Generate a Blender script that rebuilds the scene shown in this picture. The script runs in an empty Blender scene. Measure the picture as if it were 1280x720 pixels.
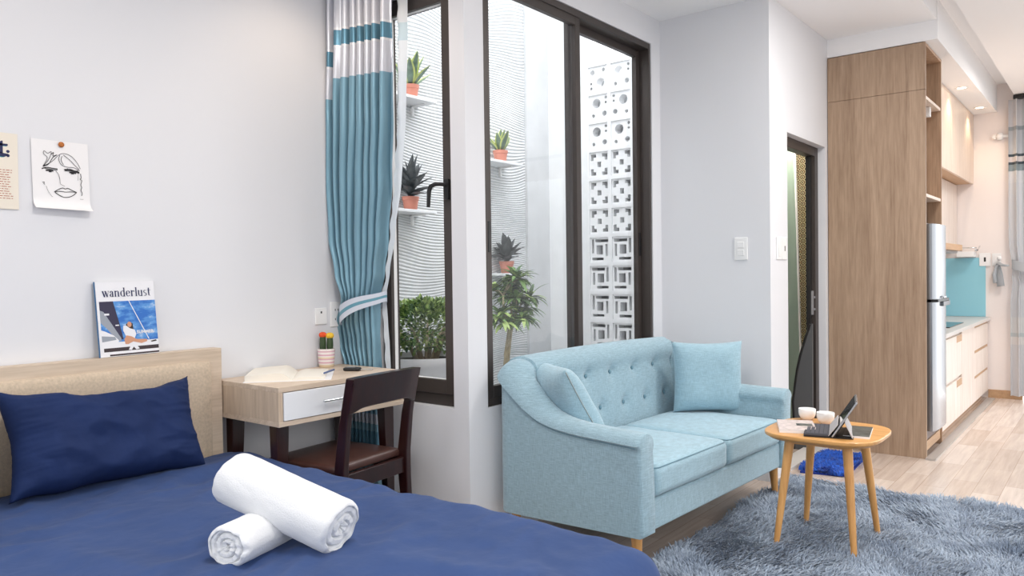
import bpy, bmesh, math, random
import numpy as np
from mathutils import Vector, Matrix, noise
R = math.radians
PI = math.pi
random.seed(7)
rng = np.random.default_rng(7)
col = bpy.context.scene.collection

# ------------------------------------------------------------------ materials
def lin(c):
    c = c / 255.0
    return c / 12.92 if c <= 0.04045 else ((c + 0.055) / 1.055) ** 2.4
def S(r, g, b):
    return (lin(r), lin(g), lin(b), 1.0)

def nodes_of(name):
    m = bpy.data.materials.new(name)
    m.use_nodes = True
    nt = m.node_tree
    return m, nt, nt.nodes['Principled BSDF']

def coords(nt, scale=(1, 1, 1), kind='Object', rot=(0, 0, 0)):
    tc = nt.nodes.new('ShaderNodeTexCoord')
    mp = nt.nodes.new('ShaderNodeMapping')
    mp.inputs['Scale'].default_value = scale
    mp.inputs['Rotation'].default_value = rot
    nt.links.new(tc.outputs[kind], mp.inputs['Vector'])
    return mp.outputs['Vector']

def ramp(nt, fac, stops, const=False):
    r = nt.nodes.new('ShaderNodeValToRGB')
    el = r.color_ramp.elements
    while len(el) > 1:
        el.remove(el[-1])
    el[0].position, el[0].color = stops[0]
    for p, c in stops[1:]:
        e = el.new(p)
        e.color = c
    if const:
        r.color_ramp.interpolation = 'CONSTANT'
    nt.links.new(fac, r.inputs['Fac'])
    return r.outputs['Color']

def noise_tex(nt, vec, scale, detail=3, rough=.5, dist=0):
    n = nt.nodes.new('ShaderNodeTexNoise')
    n.inputs['Scale'].default_value = scale
    n.inputs['Detail'].default_value = detail
    n.inputs['Roughness'].default_value = rough
    n.inputs['Distortion'].default_value = dist
    nt.links.new(vec, n.inputs['Vector'])
    return n.outputs['Fac']

def bump(nt, b, height, strength, dist=.01):
    n = nt.nodes.new('ShaderNodeBump')
    n.inputs['Strength'].default_value = strength
    n.inputs['Distance'].default_value = dist
    nt.links.new(height, n.inputs['Height'])
    nt.links.new(n.outputs['Normal'], b.inputs['Normal'])

def mat(name, c, rough=.55, metal=0, spec=.5, var=0, vscale=8, stretch=(1, 1, 1), bmp=0, bscale=60, bdist=.01,
        sheen=0, coat=0, bstretch=None):
    m, nt, b = nodes_of(name)
    b.inputs['Roughness'].default_value = rough
    b.inputs['Metallic'].default_value = metal
    b.inputs['Specular IOR Level'].default_value = spec
    b.inputs['Sheen Weight'].default_value = sheen
    b.inputs['Coat Weight'].default_value = coat
    c = S(*c)
    if var:
        v = coords(nt, stretch)
        f = noise_tex(nt, v, vscale, 4)
        lo = tuple(max(0, x * (1 - var)) for x in c[:3]) + (1,)
        hi = tuple(min(1, x * (1 + var)) for x in c[:3]) + (1,)
        nt.links.new(ramp(nt, f, [(.3, lo), (.7, hi)]), b.inputs['Base Color'])
    else:
        b.inputs['Base Color'].default_value = c
    if bmp:
        v = coords(nt, bstretch or stretch)
        bump(nt, b, noise_tex(nt, v, bscale, 3), bmp, bdist)
    return m

def wood(name, dark, light, grain='Z', scale=1.0, rough=.5, coat=0):
    m, nt, b = nodes_of(name)
    st = {'X': (.06, 1, 1), 'Y': (1, .06, 1), 'Z': (1, 1, .06)}[grain]
    v = coords(nt, st)
    f1 = noise_tex(nt, v, 26 * scale, 5, .6, .6)
    f2 = noise_tex(nt, v, 120 * scale, 3, .6)
    ma = nt.nodes.new('ShaderNodeMath'); ma.operation = 'MULTIPLY_ADD'
    nt.links.new(f2, ma.inputs[0]); ma.inputs[1].default_value = .45
    mb = nt.nodes.new('ShaderNodeMath'); mb.operation = 'MULTIPLY'
    nt.links.new(f1, mb.inputs[0]); mb.inputs[1].default_value = .6
    nt.links.new(mb.outputs[0], ma.inputs[2])
    d, l = S(*dark), S(*light)
    mid = tuple((x + y) / 2 for x, y in zip(d, l))
    nt.links.new(ramp(nt, ma.outputs[0], [(.33, d), (.5, mid), (.68, l)]), b.inputs['Base Color'])
    b.inputs['Roughness'].default_value = rough
    b.inputs['Coat Weight'].default_value = coat
    bump(nt, b, ma.outputs[0], .08, .004)
    return m

def glass(name, tint=(1, 1, 1, 1), refl=.05):
    m = bpy.data.materials.new(name); m.use_nodes = True
    nt = m.node_tree; nt.nodes.clear()
    out = nt.nodes.new('ShaderNodeOutputMaterial')
    t = nt.nodes.new('ShaderNodeBsdfTransparent'); t.inputs['Color'].default_value = tint
    g = nt.nodes.new('ShaderNodeBsdfGlossy'); g.inputs['Roughness'].default_value = .02
    mx = nt.nodes.new('ShaderNodeMixShader')
    lw = nt.nodes.new('ShaderNodeLayerWeight')
    pw = nt.nodes.new('ShaderNodeMath'); pw.operation = 'POWER'; pw.inputs[1].default_value = 4
    md_ = nt.nodes.new('ShaderNodeMath'); md_.operation = 'MULTIPLY_ADD'; md_.inputs[1].default_value = .5; md_.inputs[2].default_value = .02
    nt.links.new(lw.outputs['Facing'], pw.inputs[0]); nt.links.new(pw.outputs[0], md_.inputs[0]); nt.links.new(md_.outputs[0], mx.inputs[0])
    nt.links.new(t.outputs[0], mx.inputs[1]); nt.links.new(g.outputs[0], mx.inputs[2])
    nt.links.new(mx.outputs[0], out.inputs[0])
    return m

def emit(name, c, s):
    m, nt, b = nodes_of(name)
    b.inputs['Base Color'].default_value = c
    b.inputs['Emission Color'].default_value = c
    b.inputs['Emission Strength'].default_value = s
    return m

def fabric(name, c, var=.12, scale=1.0, rough=.9, sheen=.3, bmp=.25):
    # woven cloth: fine threads in two directions plus slight colour flecks
    m, nt, b = nodes_of(name)
    c = S(*c)
    fa = noise_tex(nt, coords(nt, (30, 30, 420)), scale, 2)
    fb = noise_tex(nt, coords(nt, (420, 420, 30)), scale, 2)
    ad = nt.nodes.new('ShaderNodeMath'); ad.operation = 'ADD'
    nt.links.new(fa, ad.inputs[0]); nt.links.new(fb, ad.inputs[1])
    hf = nt.nodes.new('ShaderNodeMath'); hf.operation = 'MULTIPLY'; hf.inputs[1].default_value = .5
    nt.links.new(ad.outputs[0], hf.inputs[0])
    lo = tuple(x * (1 - var) for x in c[:3]) + (1,)
    hi = tuple(min(1, x * (1 + var)) for x in c[:3]) + (1,)
    nt.links.new(ramp(nt, hf.outputs[0], [(.36, lo), (.64, hi)]), b.inputs['Base Color'])
    b.inputs['Roughness'].default_value = rough
    b.inputs['Sheen Weight'].default_value = sheen
    b.inputs['Specular IOR Level'].default_value = .2
    if bmp:
        bump(nt, b, hf.outputs[0], bmp, .003)
    return m

M = {}
M['wall'] = mat('wall_paint', (224, 225, 229), .75, spec=.25, bmp=.04, bscale=90, bdist=.004)
M['ceil'] = mat('ceiling_paint', (244, 244, 245), .8, spec=.2)
M['wall_warm'] = mat('wall_paint_cream', (238, 230, 227), .75, spec=.2)
M['white'] = mat('white_lacquer', (235, 237, 240), .35)
M['white_plastic'] = mat('white_plastic', (238, 238, 238), .4)
M['grey_plastic'] = mat('grey_plastic', (150, 150, 152), .4)
M['black'] = mat('black_plastic', (22, 22, 24), .4)
M['frame'] = mat('dark_aluminium', (70, 63, 60), .42, .25)
M['frame_black'] = mat('black_aluminium', (38, 37, 38), .45, .2)
M['chrome'] = mat('chrome', (215, 217, 220), .18, 1)
M['silver'] = mat('fridge_silver', (164, 167, 172), .25, .9)
M['oak'] = wood('wardrobe_oak', (138, 112, 90), (180, 154, 130), 'Z', .8, .5)
M['oak_in'] = wood('wardrobe_inside_oak', (150, 118, 92), (190, 158, 130), 'Z', 1.0, .55)
M['ash'] = wood('pale_ash', (190, 168, 146), (222, 204, 184), 'X', 1.0, .45)
M['ash_z'] = wood('pale_ash_upright', (180, 158, 136), (214, 194, 172), 'Z', .9, .45)
M['bedwood'] = wood('headboard_ash', (188, 168, 146), (216, 198, 178), 'X', .8, .5)
M['kwood'] = wood('kitchen_pale_wood', (212, 196, 184), (238, 228, 220), 'Z', .8, .4)
M['kwood_up'] = wood('wall_cabinet_wood', (205, 184, 166), (230, 213, 198), 'Z', .7, .38)
M['tan'] = wood('tan_edge_wood', (176, 140, 106), (200, 164, 128), 'X', 1, .5)
M['table'] = wood('honey_oak', (196, 138, 76), (226, 172, 106), 'Y', .9, .4, .15)
M['legwood'] = wood('honey_oak_upright', (190, 134, 74), (222, 168, 104), 'Z', 1.0, .4, .15)
M['mahog'] = wood('dark_mahogany', (30, 12, 11), (48, 20, 18), 'Z', 1.0, .28, .3)
M['leather'] = mat('brown_leatherette', (72, 46, 40), .32, var=.12, vscale=30, bmp=.1, bscale=300, bdist=.002)
M['felt'] = mat('beige_upholstery', (200, 182, 160), .95, var=.12, vscale=110, bmp=.3, bscale=350, bdist=.002, sheen=.2)
M['sofa'] = fabric('pale_blue_linen', (147, 174, 186), .2)
M['cush'] = fabric('pale_blue_cushion_linen', (152, 182, 195), .15)
M['sofa_seam'] = fabric('blue_piping', (108, 142, 156), .1)
M['under'] = mat('black_lining', (22, 22, 24), .9)
M['navy'] = mat('navy_cotton', (50, 72, 118), .8, spec=.2, var=.08, vscale=5, bmp=.3, bscale=11, bdist=.02, sheen=.06)
M['navy_p'] = mat('navy_pillow_cotton', (28, 44, 84), .8, spec=.2, var=.10, vscale=7, bmp=.35, bscale=12, bdist=.02)
M['towel'] = mat('white_terry', (222, 223, 225), .95, bmp=.35, bscale=260, bdist=.004, sheen=.3)
M['paper'] = mat('white_paper', (236, 235, 236), .7)
M['cream_paper'] = mat('cream_paper', (232, 224, 210), .7)
M['page'] = mat('book_page', (238, 232, 220), .7)
M['ink'] = mat('black_ink', (26, 24, 28), .7)
M['ink_blue'] = mat('navy_ink', (28, 36, 82), .6)
M['ink_teal'] = mat('teal_ink', (40, 140, 160), .6)
M['ink_rust'] = mat('rust_ink', (178, 104, 84), .6)
M['terracotta'] = mat('orange_plastic_pot', (204, 132, 112), .5)
M['soil'] = mat('soil', (54, 44, 38), .95, var=.3, vscale=40, bmp=.6, bscale=60)
M['pot_white'] = mat('glazed_white_pot', (214, 216, 218), .3, coat=.2)
M['green_v'] = mat('leaf_blue_green', (112, 134, 116), .45, var=.22, vscale=30)
M['edge_y'] = mat('leaf_yellow_edge', (196, 206, 124), .5)
M['leaf_dark'] = mat('leaf_dark', (82, 86, 88), .4, var=.35, vscale=30)
M['leaf1'] = mat('leaf_mid', (92, 124, 62), .5, var=.3, vscale=25)
M['leaf2'] = mat('leaf_light', (150, 172, 100), .5, var=.2, vscale=25)
M['leaf3'] = mat('leaf_deep', (62, 90, 52), .5, var=.25, vscale=25)
M['bark'] = mat('bark', (168, 156, 130), .85, var=.2, vscale=30)
M['blueglass'] = mat('blue_splash_glass', (150, 210, 226), .12, coat=.4)
M['stone'] = mat('pale_worktop', (208, 204, 200), .3, var=.06, vscale=60)
M['blackglass'] = mat('black_hob_glass', (16, 17, 18), .08)
M['trimgrey'] = mat('grey_floor_strip', (176, 168, 162), .4, .2)
M['glass'] = glass('window_glass')
M['concrete'] = mat('pale_concrete', (208, 208, 208), .85, var=.06, vscale=10)
M['plaster'] = mat('smooth_white_render', (232, 234, 235), .8, var=.03, vscale=12, bmp=.1, bscale=30)
M['block'] = mat('white_block', (236, 237, 238), .75, var=.02, vscale=14)
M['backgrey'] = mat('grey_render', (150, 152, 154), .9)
M['rubber'] = mat('dark_grey_board', (88, 90, 92), .5)
M['red'] = mat('cactus_red', (235, 84, 34), .6, bmp=.5, bscale=120, bdist=.01)
M['yel'] = mat('cactus_yellow', (240, 196, 60), .6, bmp=.5, bscale=120, bdist=.01)
M['cact'] = mat('cactus_green', (54, 74, 42), .55)
M['keygrey'] = mat('keyboard_fabric', (66, 66, 72), .8, var=.1, vscale=80)
M['keys'] = mat('key_caps', (82, 82, 90), .7)
M['flap'] = mat('grey_folio', (186, 182, 182), .7)
M['screen'] = mat('tablet_screen', (20, 22, 26), .06, coat=.5)
M['porcelain'] = mat('white_porcelain', (244, 242, 240), .2, coat=.3)
M['brass'] = mat('amber_pin', (176, 104, 44), .35, .3)
def frosted():
    m, nt, b = nodes_of('green_frosted_glass')
    b.inputs['Base Color'].default_value = S(190, 210, 200); b.inputs['Roughness'].default_value = .35
    tr = nt.nodes.new('ShaderNodeBsdfTranslucent'); tr.inputs['Color'].default_value = S(200, 220, 206)
    mx = nt.nodes.new('ShaderNodeMixShader'); mx.inputs[0].default_value = .5
    nt.links.new(b.outputs[0], mx.inputs[1]); nt.links.new(tr.outputs[0], mx.inputs[2])
    nt.links.new(mx.outputs[0], nt.nodes['Material Output'].inputs[0])
    return m
M['frost'] = frosted()
M['bathtile'] = None

def floor_mat():
    m, nt, b = nodes_of('laminate_floor')
    v = coords(nt, (1, 1, 1))
    br = nt.nodes.new('ShaderNodeTexBrick')
    br.offset = .37; br.squash = 1
    br.inputs['Scale'].default_value = 1
    br.inputs['Brick Width'].default_value = .62
    br.inputs['Row Height'].default_value = .125
    br.inputs['Mortar Size'].default_value = .0012
    br.inputs['Bias'].default_value = 0
    br.inputs['Color1'].default_value = S(192, 174, 160)
    br.inputs['Color2'].default_value = S(212, 198, 188)
    br.inputs['Mortar'].default_value = S(164, 144, 130)
    nt.links.new(v, br.inputs['Vector'])
    v2 = coords(nt, (.08, 1, 1))
    g = noise_tex(nt, v2, 34, 5, .6, .4)
    gr = ramp(nt, g, [(.3, (.84, .82, .80, 1)), (.7, (1.08, 1.07, 1.06, 1))])
    mx = nt.nodes.new('ShaderNodeMix'); mx.data_type = 'RGBA'; mx.blend_type = 'MULTIPLY'
    mx.inputs['Factor'].default_value = 1
    nt.links.new(br.outputs['Color'], mx.inputs['A']); nt.links.new(gr, mx.inputs['B'])
    nt.links.new(mx.outputs['Result'], b.inputs['Base Color'])
    b.inputs['Roughness'].default_value = .27
    bump(nt, b, g, .03, .003)
    return m
M['floor'] = floor_mat()

def combed():
    # render combed with a notched trowel: wavy sweeping grooves
    m, nt, b = nodes_of('combed_render')
    v = coords(nt, (1, 1, 1), rot=(R(90), 0, 0))
    big = noise_tex(nt, coords(nt, (1, 1, 1)), 1.6, 2)
    w = nt.nodes.new('ShaderNodeTexWave')
    w.wave_type = 'BANDS'; w.bands_direction = 'Z'
    w.inputs['Scale'].default_value = 17
    w.inputs['Distortion'].default_value = 120
    w.inputs['Detail'].default_value = .6
    w.inputs['Detail Scale'].default_value = .055
    nt.links.new(coords(nt, (1, 1, 1)), w.inputs['Vector'])
    fine = noise_tex(nt, coords(nt, (1, 1, 1)), 5, 5, .6)
    c = ramp(nt, w.outputs['Fac'], [(.0, S(176, 180, 182)), (.3, S(220, 222, 223)), (1, S(230, 232, 233))])  # groove lows darkened in the colour too, standing in for their shade
    c2 = ramp(nt, fine, [(.3, (.82, .83, .84, 1)), (.65, (1, 1, 1, 1))])
    mx = nt.nodes.new('ShaderNodeMix'); mx.data_type = 'RGBA'; mx.blend_type = 'MULTIPLY'
    mx.inputs['Factor'].default_value = .8
    nt.links.new(c, mx.inputs['A']); nt.links.new(c2, mx.inputs['B'])
    nt.links.new(mx.outputs['Result'], b.inputs['Base Color'])
    b.inputs['Roughness'].default_value = .9
    bump(nt, b, w.outputs['Fac'], .45, .010)
    return m
M['combed'] = combed()

def tile_mat():
    m, nt, b = nodes_of('patterned_tile')
    tc = nt.nodes.new('ShaderNodeTexCoord')
    sp = nt.nodes.new('ShaderNodeSeparateXYZ'); nt.links.new(tc.outputs['Object'], sp.inputs[0])
    def ma(op, a, bb=None):
        n = nt.nodes.new('ShaderNodeMath'); n.operation = op
        for i, x in enumerate((a, bb)):
            if x is None: continue
            if isinstance(x, (int, float)): n.inputs[i].default_value = x
            else: nt.links.new(x, n.inputs[i])
        return n.outputs[0]
    p = .021
    a = ma('PINGPONG', sp.outputs['Y'], p); c = ma('PINGPONG', sp.outputs['Z'], p)
    r = ma('SQRT', ma('ADD', ma('MULTIPLY', a, a), ma('MULTIPLY', c, c)))
    f = ma('MULTIPLY', r, 1 / (p * 1.42))
    nt.links.new(ramp(nt, f, [(0, S(70, 38, 18)), (.18, S(240, 222, 190)), (.40, S(112, 66, 30)), (.60, S(240, 222, 190)), (.84, S(70, 38, 18))], True), b.inputs['Base Color'])
    b.inputs['Roughness'].default_value = .6
    b.inputs['Specular IOR Level'].default_value = .15
    return m
M['bathtile'] = tile_mat()

def banded(name, stops, rough=.35, metal=0, trans=0, sheen=.2):
    # cloth whose bands follow the height stored in the UV map
    m, nt, b = nodes_of(name)
    uv = nt.nodes.new('ShaderNodeUVMap'); uv.uv_map = 'UVMap'
    sp = nt.nodes.new('ShaderNodeSeparateXYZ'); nt.links.new(uv.outputs[0], sp.inputs[0])
    c = ramp(nt, sp.outputs['Y'], stops, True)
    nt.links.new(c, b.inputs['Base Color'])
    b.inputs['Roughness'].default_value = rough
    b.inputs['Sheen Weight'].default_value = sheen
    b.inputs['Specular IOR Level'].default_value = .6
    b.inputs['Metallic'].default_value = metal
    if trans:
        b.inputs['Subsurface Weight'].default_value = 0
        tr = nt.nodes.new('ShaderNodeBsdfTranslucent'); nt.links.new(c, tr.inputs['Color'])
        mx = nt.nodes.new('ShaderNodeMixShader'); mx.inputs[0].default_value = trans
        out = nt.nodes['Material Output']
        nt.links.new(b.outputs[0], mx.inputs[1]); nt.links.new(tr.outputs[0], mx.inputs[2])
        nt.links.new(mx.outputs[0], out.inputs[0])
    return m
def zf(z): return z / 3.0
TEAL = S(124, 164, 182); TEALD = S(90, 136, 158); PEARL = S(212, 214, 222); PALE = S(196, 204, 214)
M['curtain'] = banded('satin_curtain', [(0, TEAL), (zf(.34), PALE), (zf(.37), TEALD), (zf(.46), TEAL), (zf(.50), PALE), (zf(.55), TEAL),
    (zf(2.13), PEARL), (zf(2.268), S(226, 226, 230)), (zf(2.283), TEALD), (zf(2.345), S(226, 226, 230)), (zf(2.362), PEARL)], .3, .45, trans=.06)
M['lining'] = banded('white_lining', [(0, S(226, 232, 238)), (zf(2.13), S(232, 236, 240)), (zf(2.27), S(204, 222, 230)),
    (zf(2.345), S(232, 236, 240))], .6, trans=.4)
M['tie'] = mat('tieback_satin', (206, 212, 224), .4)
GC = S(196, 200, 204); GD = S(92, 112, 122)
M['curtain_g'] = banded('grey_banded_curtain', [(0, S(204, 205, 209)), (zf(.50), S(214, 212, 212)), (zf(.57), S(186, 194, 198)),
    (zf(.60), S(206, 208, 210)), (zf(.75), S(200, 203, 208)), (zf(1.95), S(206, 208, 212)), (zf(2.06), S(136, 150, 156)), (zf(2.12), S(60, 74, 84)),
    (zf(2.135), S(214, 208, 208)), (zf(2.19), S(60, 74, 84)), (zf(2.205), S(186, 190, 196)), (zf(2.42), S(150, 158, 166)), (zf(2.46), S(204, 204, 208))], .5, trans=.06)

def sky_print():
    m, nt, b = nodes_of('printed_sky')
    v = coords(nt, (1, 1, 2.2))
    f = noise_tex(nt, v, 14, 4, .6)
    nt.links.new(ramp(nt, f, [(.42, S(28, 104, 190)), (.56, S(86, 150, 214)), (.7, S(206, 222, 238))]), b.inputs['Base Color'])
    b.inputs['Roughness'].default_value = .3
    return m
M['skyprint'] = sky_print()
M['skin'] = mat('printed_skin', (206, 150, 118), .4)
M['hair'] = mat('printed_hair', (44, 28, 24), .4)
M['pviolet'] = mat('printed_dark_violet', (40, 34, 66), .35)
M['pwhite'] = mat('printed_white', (232, 232, 236), .35)
M['pdark'] = mat('printed_dark', (48, 32, 36), .35)
M['pgrey'] = mat('printed_grey', (150, 156, 166), .35)
M['pblue'] = mat('printed_blue', (44, 96, 140), .35)

def pile_mat(name, lo, hi, scale):
    m, nt, b = nodes_of(name)
    f = noise_tex(nt, coords(nt), scale, 3, .6)
    g = noise_tex(nt, coords(nt), 160, 1)
    ad = nt.nodes.new('ShaderNodeMath'); ad.operation = 'MULTIPLY_ADD'
    nt.links.new(g, ad.inputs[0]); ad.inputs[1].default_value = .35
    sb = nt.nodes.new('ShaderNodeMath'); sb.operation = 'MULTIPLY'; sb.inputs[1].default_value = .7
    nt.links.new(f, sb.inputs[0]); nt.links.new(sb.outputs[0], ad.inputs[2])
    nt.links.new(ramp(nt, ad.outputs[0], [(.35, S(*lo)), (.68, S(*hi))]), b.inputs['Base Color'])
    b.inputs['Roughness'].default_value = .75
    b.inputs['Sheen Weight'].default_value = .3
    b.inputs['Specular IOR Level'].default_value = .25
    return m
M['pile'] = pile_mat('blue_grey_pile', (92, 106, 126), (172, 185, 201), 5)
M['pile_blue'] = pile_mat('royal_blue_pile', (12, 56, 150), (36, 104, 212), 30)

# ------------------------------------------------------------------ mesh helpers
ROOTM = {}
def rootinv(o):
    while o is not None and o.name not in ROOTM:
        o = o.parent
    return ROOTM[o.name].inverted() if o is not None else None

def tag(o, label=None, cat=None, group=None, kind=None):
    if label: o['label'] = label
    if cat: o['category'] = cat
    if group: o['group'] = group
    if kind: o['kind'] = kind
    return o

def thing(name, label, cat, loc=(0, 0, 0), rz=0, group=None, kind=None):
    o = bpy.data.objects.new(name, None)
    o.empty_display_size = .1
    col.objects.link(o)
    o.location = loc; o.rotation_euler = (0, 0, rz)
    ROOTM[o.name] = Matrix.Translation(loc) @ Matrix.Rotation(rz, 4, 'Z')
    return tag(o, label, cat, group, kind)

class MB:
    def __init__(s):
        s.v = []; s.f = []; s.mi = []; s.uv = None
    def add(s, vs, fs, mi=0):
        o = len(s.v)
        s.v.extend(tuple(p) for p in vs)
        s.f.extend(tuple(i + o for i in f) for f in fs)
        s.mi.extend([mi] * len(fs))
        return s
    def box(s, x0, x1, y0, y1, z0, z1, mi=0):
        vs = [(x, y, z) for x in (x0, x1) for y in (y0, y1) for z in (z0, z1)]
        fs = [(0, 1, 3, 2), (4, 6, 7, 5), (0, 4, 5, 1), (2, 3, 7, 6), (0, 2, 6, 4), (1, 5, 7, 3)]
        return s.add(vs, fs, mi)
    def bar(s, a, b, wx, wy, w2x=None, w2y=None, mi=0):
        # tapered rectangular bar, section in world x,y
        w2x = wx if w2x is None else w2x; w2y = wy if w2y is None else w2y
        vs = []
        for (p, hx, hy) in ((a, wx / 2, wy / 2), (b, w2x / 2, w2y / 2)):
            vs += [(p[0] - hx, p[1] - hy, p[2]), (p[0] + hx, p[1] - hy, p[2]), (p[0] + hx, p[1] + hy, p[2]), (p[0] - hx, p[1] + hy, p[2])]
        fs = [(3, 2, 1, 0), (4, 5, 6, 7)] + [(i, (i + 1) % 4, 4 + (i + 1) % 4, 4 + i) for i in range(4)]
        return s.add(vs, fs, mi)
    def tube(s, pts, r, n=10, mi=0, cap=True, flat=1.0):
        pts = [Vector(p) for p in pts]
        rs = r if isinstance(r, (list, tuple)) else [r] * len(pts)
        t0 = (pts[1] - pts[0]).normalized()
        up = Vector((0, 0, 1)) if abs(t0.z) < .9 else Vector((1, 0, 0))
        nrm = (up - t0 * up.dot(t0)).normalized()
        vs = []
        for i, p in enumerate(pts):
            t = (pts[min(i + 1, len(pts) - 1)] - pts[max(i - 1, 0)]).normalized()
            nrm = (nrm - t * nrm.dot(t)).normalized()
            b = t.cross(nrm)
            for k in range(n):
                a = 2 * PI * k / n
                vs.append(p + nrm * (rs[i] * math.cos(a) * flat) + b * (rs[i] * math.sin(a)))
        fs = []
        for i in range(len(pts) - 1):
            for k in range(n):
                fs.append((i * n + k, i * n + (k + 1) % n, (i + 1) * n + (k + 1) % n, (i + 1) * n + k))
        if cap:
            fs.append(tuple(range(n - 1, -1, -1)))
            fs.append(tuple((len(pts) - 1) * n + k for k in range(n)))
        return s.add(vs, fs, mi)
    def lathe(s, prof, c=(0, 0, 0), n=28, mi=0, cap=(True, True), sx=1, sy=1):
        vs = []
        for (r, z) in prof:
            for k in range(n):
                a = 2 * PI * k / n
                vs.append((c[0] + r * sx * math.cos(a), c[1] + r * sy * math.sin(a), c[2] + z))
        fs = []
        for i in range(len(prof) - 1):
            for k in range(n):
                fs.append((i * n + k, i * n + (k + 1) % n, (i + 1) * n + (k + 1) % n, (i + 1) * n + k))
        if cap[0]: fs.append(tuple(range(n - 1, -1, -1)))
        if cap[1]: fs.append(tuple((len(prof) - 1) * n + k for k in range(n)))
        return s.add(vs, fs, mi)
    def grid(s, fn, nu, nv, mi=0, closeu=False, uvfn=None):
        vs = []; uvs = []
        for j in range(nv + 1):
            for i in range(nu + (0 if closeu else 1)):
                vs.append(fn(i / nu, j / nv))
                if uvfn: uvs.append(uvfn(i / nu, j / nv))
        w = nu if closeu else nu + 1
        fs = []
        for j in range(nv):
            for i in range(nu):
                a = j * w + i; b = j * w + (i + 1) % w
                fs.append((a, b, b + w, a + w))
        if uvfn:
            s.uv = (s.uv or []) + uvs
        return s.add(vs, fs, mi)
    def poly(s, pts, mi=0):
        return s.add(pts, [tuple(range(len(pts)))], mi)
    def prism(s, pts, d, mi=0):
        # closed outline pts (3d, planar) extruded by vector d
        n = len(pts); d = Vector(d)
        vs = [Vector(p) for p in pts] + [Vector(p) + d for p in pts]
        fs = [tuple(range(n - 1, -1, -1)), tuple(range(n, 2 * n))] + [(i, (i + 1) % n, n + (i + 1) % n, n + i) for i in range(n)]
        return s.add(vs, fs, mi)
    def build(s, name, mats, parent=None, bevel=0, smooth=None, sub=0, seg=2, fix=True, local=False):
        me = bpy.data.meshes.new(name)
        vs = s.v
        if parent is not None and not local:
            inv = rootinv(parent)
            if inv is not None:
                vs = [inv @ Vector(p) for p in vs]
        me.from_pydata([tuple(p) for p in vs], [], s.f)
        mats = mats if isinstance(mats, (list, tuple)) else [mats]
        for m in mats: me.materials.append(m)
        if len(mats) > 1: me.polygons.foreach_set('material_index', s.mi)
        if s.uv:
            ul = me.uv_layers.new(name='UVMap')
            li = np.empty(len(me.loops), dtype=np.int32); me.loops.foreach_get('vertex_index', li)
            ul.data.foreach_set('uv', np.array(s.uv, dtype=np.float32)[li].ravel())
        if fix:
            bm = bmesh.new(); bm.from_mesh(me)
            bmesh.ops.recalc_face_normals(bm, faces=bm.faces)
            bm.to_mesh(me); bm.free()
        if smooth is not None:
            me.polygons.foreach_set('use_smooth', [True] * len(me.polygons))
            if smooth < 180: me.set_sharp_from_angle(angle=R(smooth))
        me.update()
        o = bpy.data.objects.new(name, me)
        col.objects.link(o)
        if parent is not None:
            o.parent = parent
        if bevel:
            md = o.modifiers.new('Bevel', 'BEVEL'); md.width = bevel; md.segments = seg; md.limit_method = 'ANGLE'; md.angle_limit = R(40)
            me.polygons.foreach_set('use_smooth', [True] * len(me.polygons))
            md.harden_normals = True
        if sub:
            md = o.modifiers.new('Sub', 'SUBSURF'); md.levels = sub; md.render_levels = sub
        return o

def struct(name, mb, m, label, cat, **kw):
    return tag(mb.build(name, m, **kw), label, cat, kind='structure')

def copy_tree(o, parent=None):
    c = o.copy(); col.objects.link(c)
    if parent is not None: c.parent = parent
    for ch in list(o.children):
        copy_tree(ch, c)
    return c

def box(x0, x1, y0, y1, z0, z1): return MB().box(x0, x1, y0, y1, z0, z1)

def rounded_box(x0, x1, y0, y1, z0, z1, r, crown=0, n=18, seed=0, amp=0):
    # soft cushion block: superellipsoid-like grid sphere mapping
    mb = MB()
    cx, cy, cz = (x0 + x1) / 2, (y0 + y1) / 2, (z0 + z1) / 2
    hx, hy, hz = (x1 - x0) / 2, (y1 - y0) / 2, (z1 - z0) / 2
    bm = bmesh.new()
    bmesh.ops.create_cube(bm, size=2)
    bmesh.ops.subdivide_edges(bm, edges=bm.edges, cuts=n, use_grid_fill=True)
    vs = []
    for v in bm.verts:
        # denser sampling near the edges
        p = Vector([math.copysign(abs(c) ** .75, c) for c in v.co])
        q = Vector((p.x * hx, p.y * hy, p.z * hz))
        core = Vector((max(-hx + r, min(hx - r, q.x)), max(-hy + r, min(hy - r, q.y)), max(-hz + r, min(hz - r, q.z))))
        d = q - core
        if d.length > 1e-9: q = core + d.normalized() * r
        e = (1 - (q.x / hx) ** 2) * (1 - (q.y / hy) ** 2)
        q.z += crown * max(0, e) * (1 if q.z > 0 else 0)
        w = Vector((q.x + cx, q.y + cy, q.z + cz))
        if amp: w += Vector((noise.noise(w * 7 + Vector((seed, 0, 0))), noise.noise(w * 7 + Vector((0, seed, 5))), noise.noise(w * 7 + Vector((3, 1, seed))))) * amp
        vs.append(w)
    bm.verts.index_update()
    fs = [tuple(v.index for v in f.verts) for f in bm.faces]
    bm.free()
    return mb.add(vs, fs)

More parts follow.
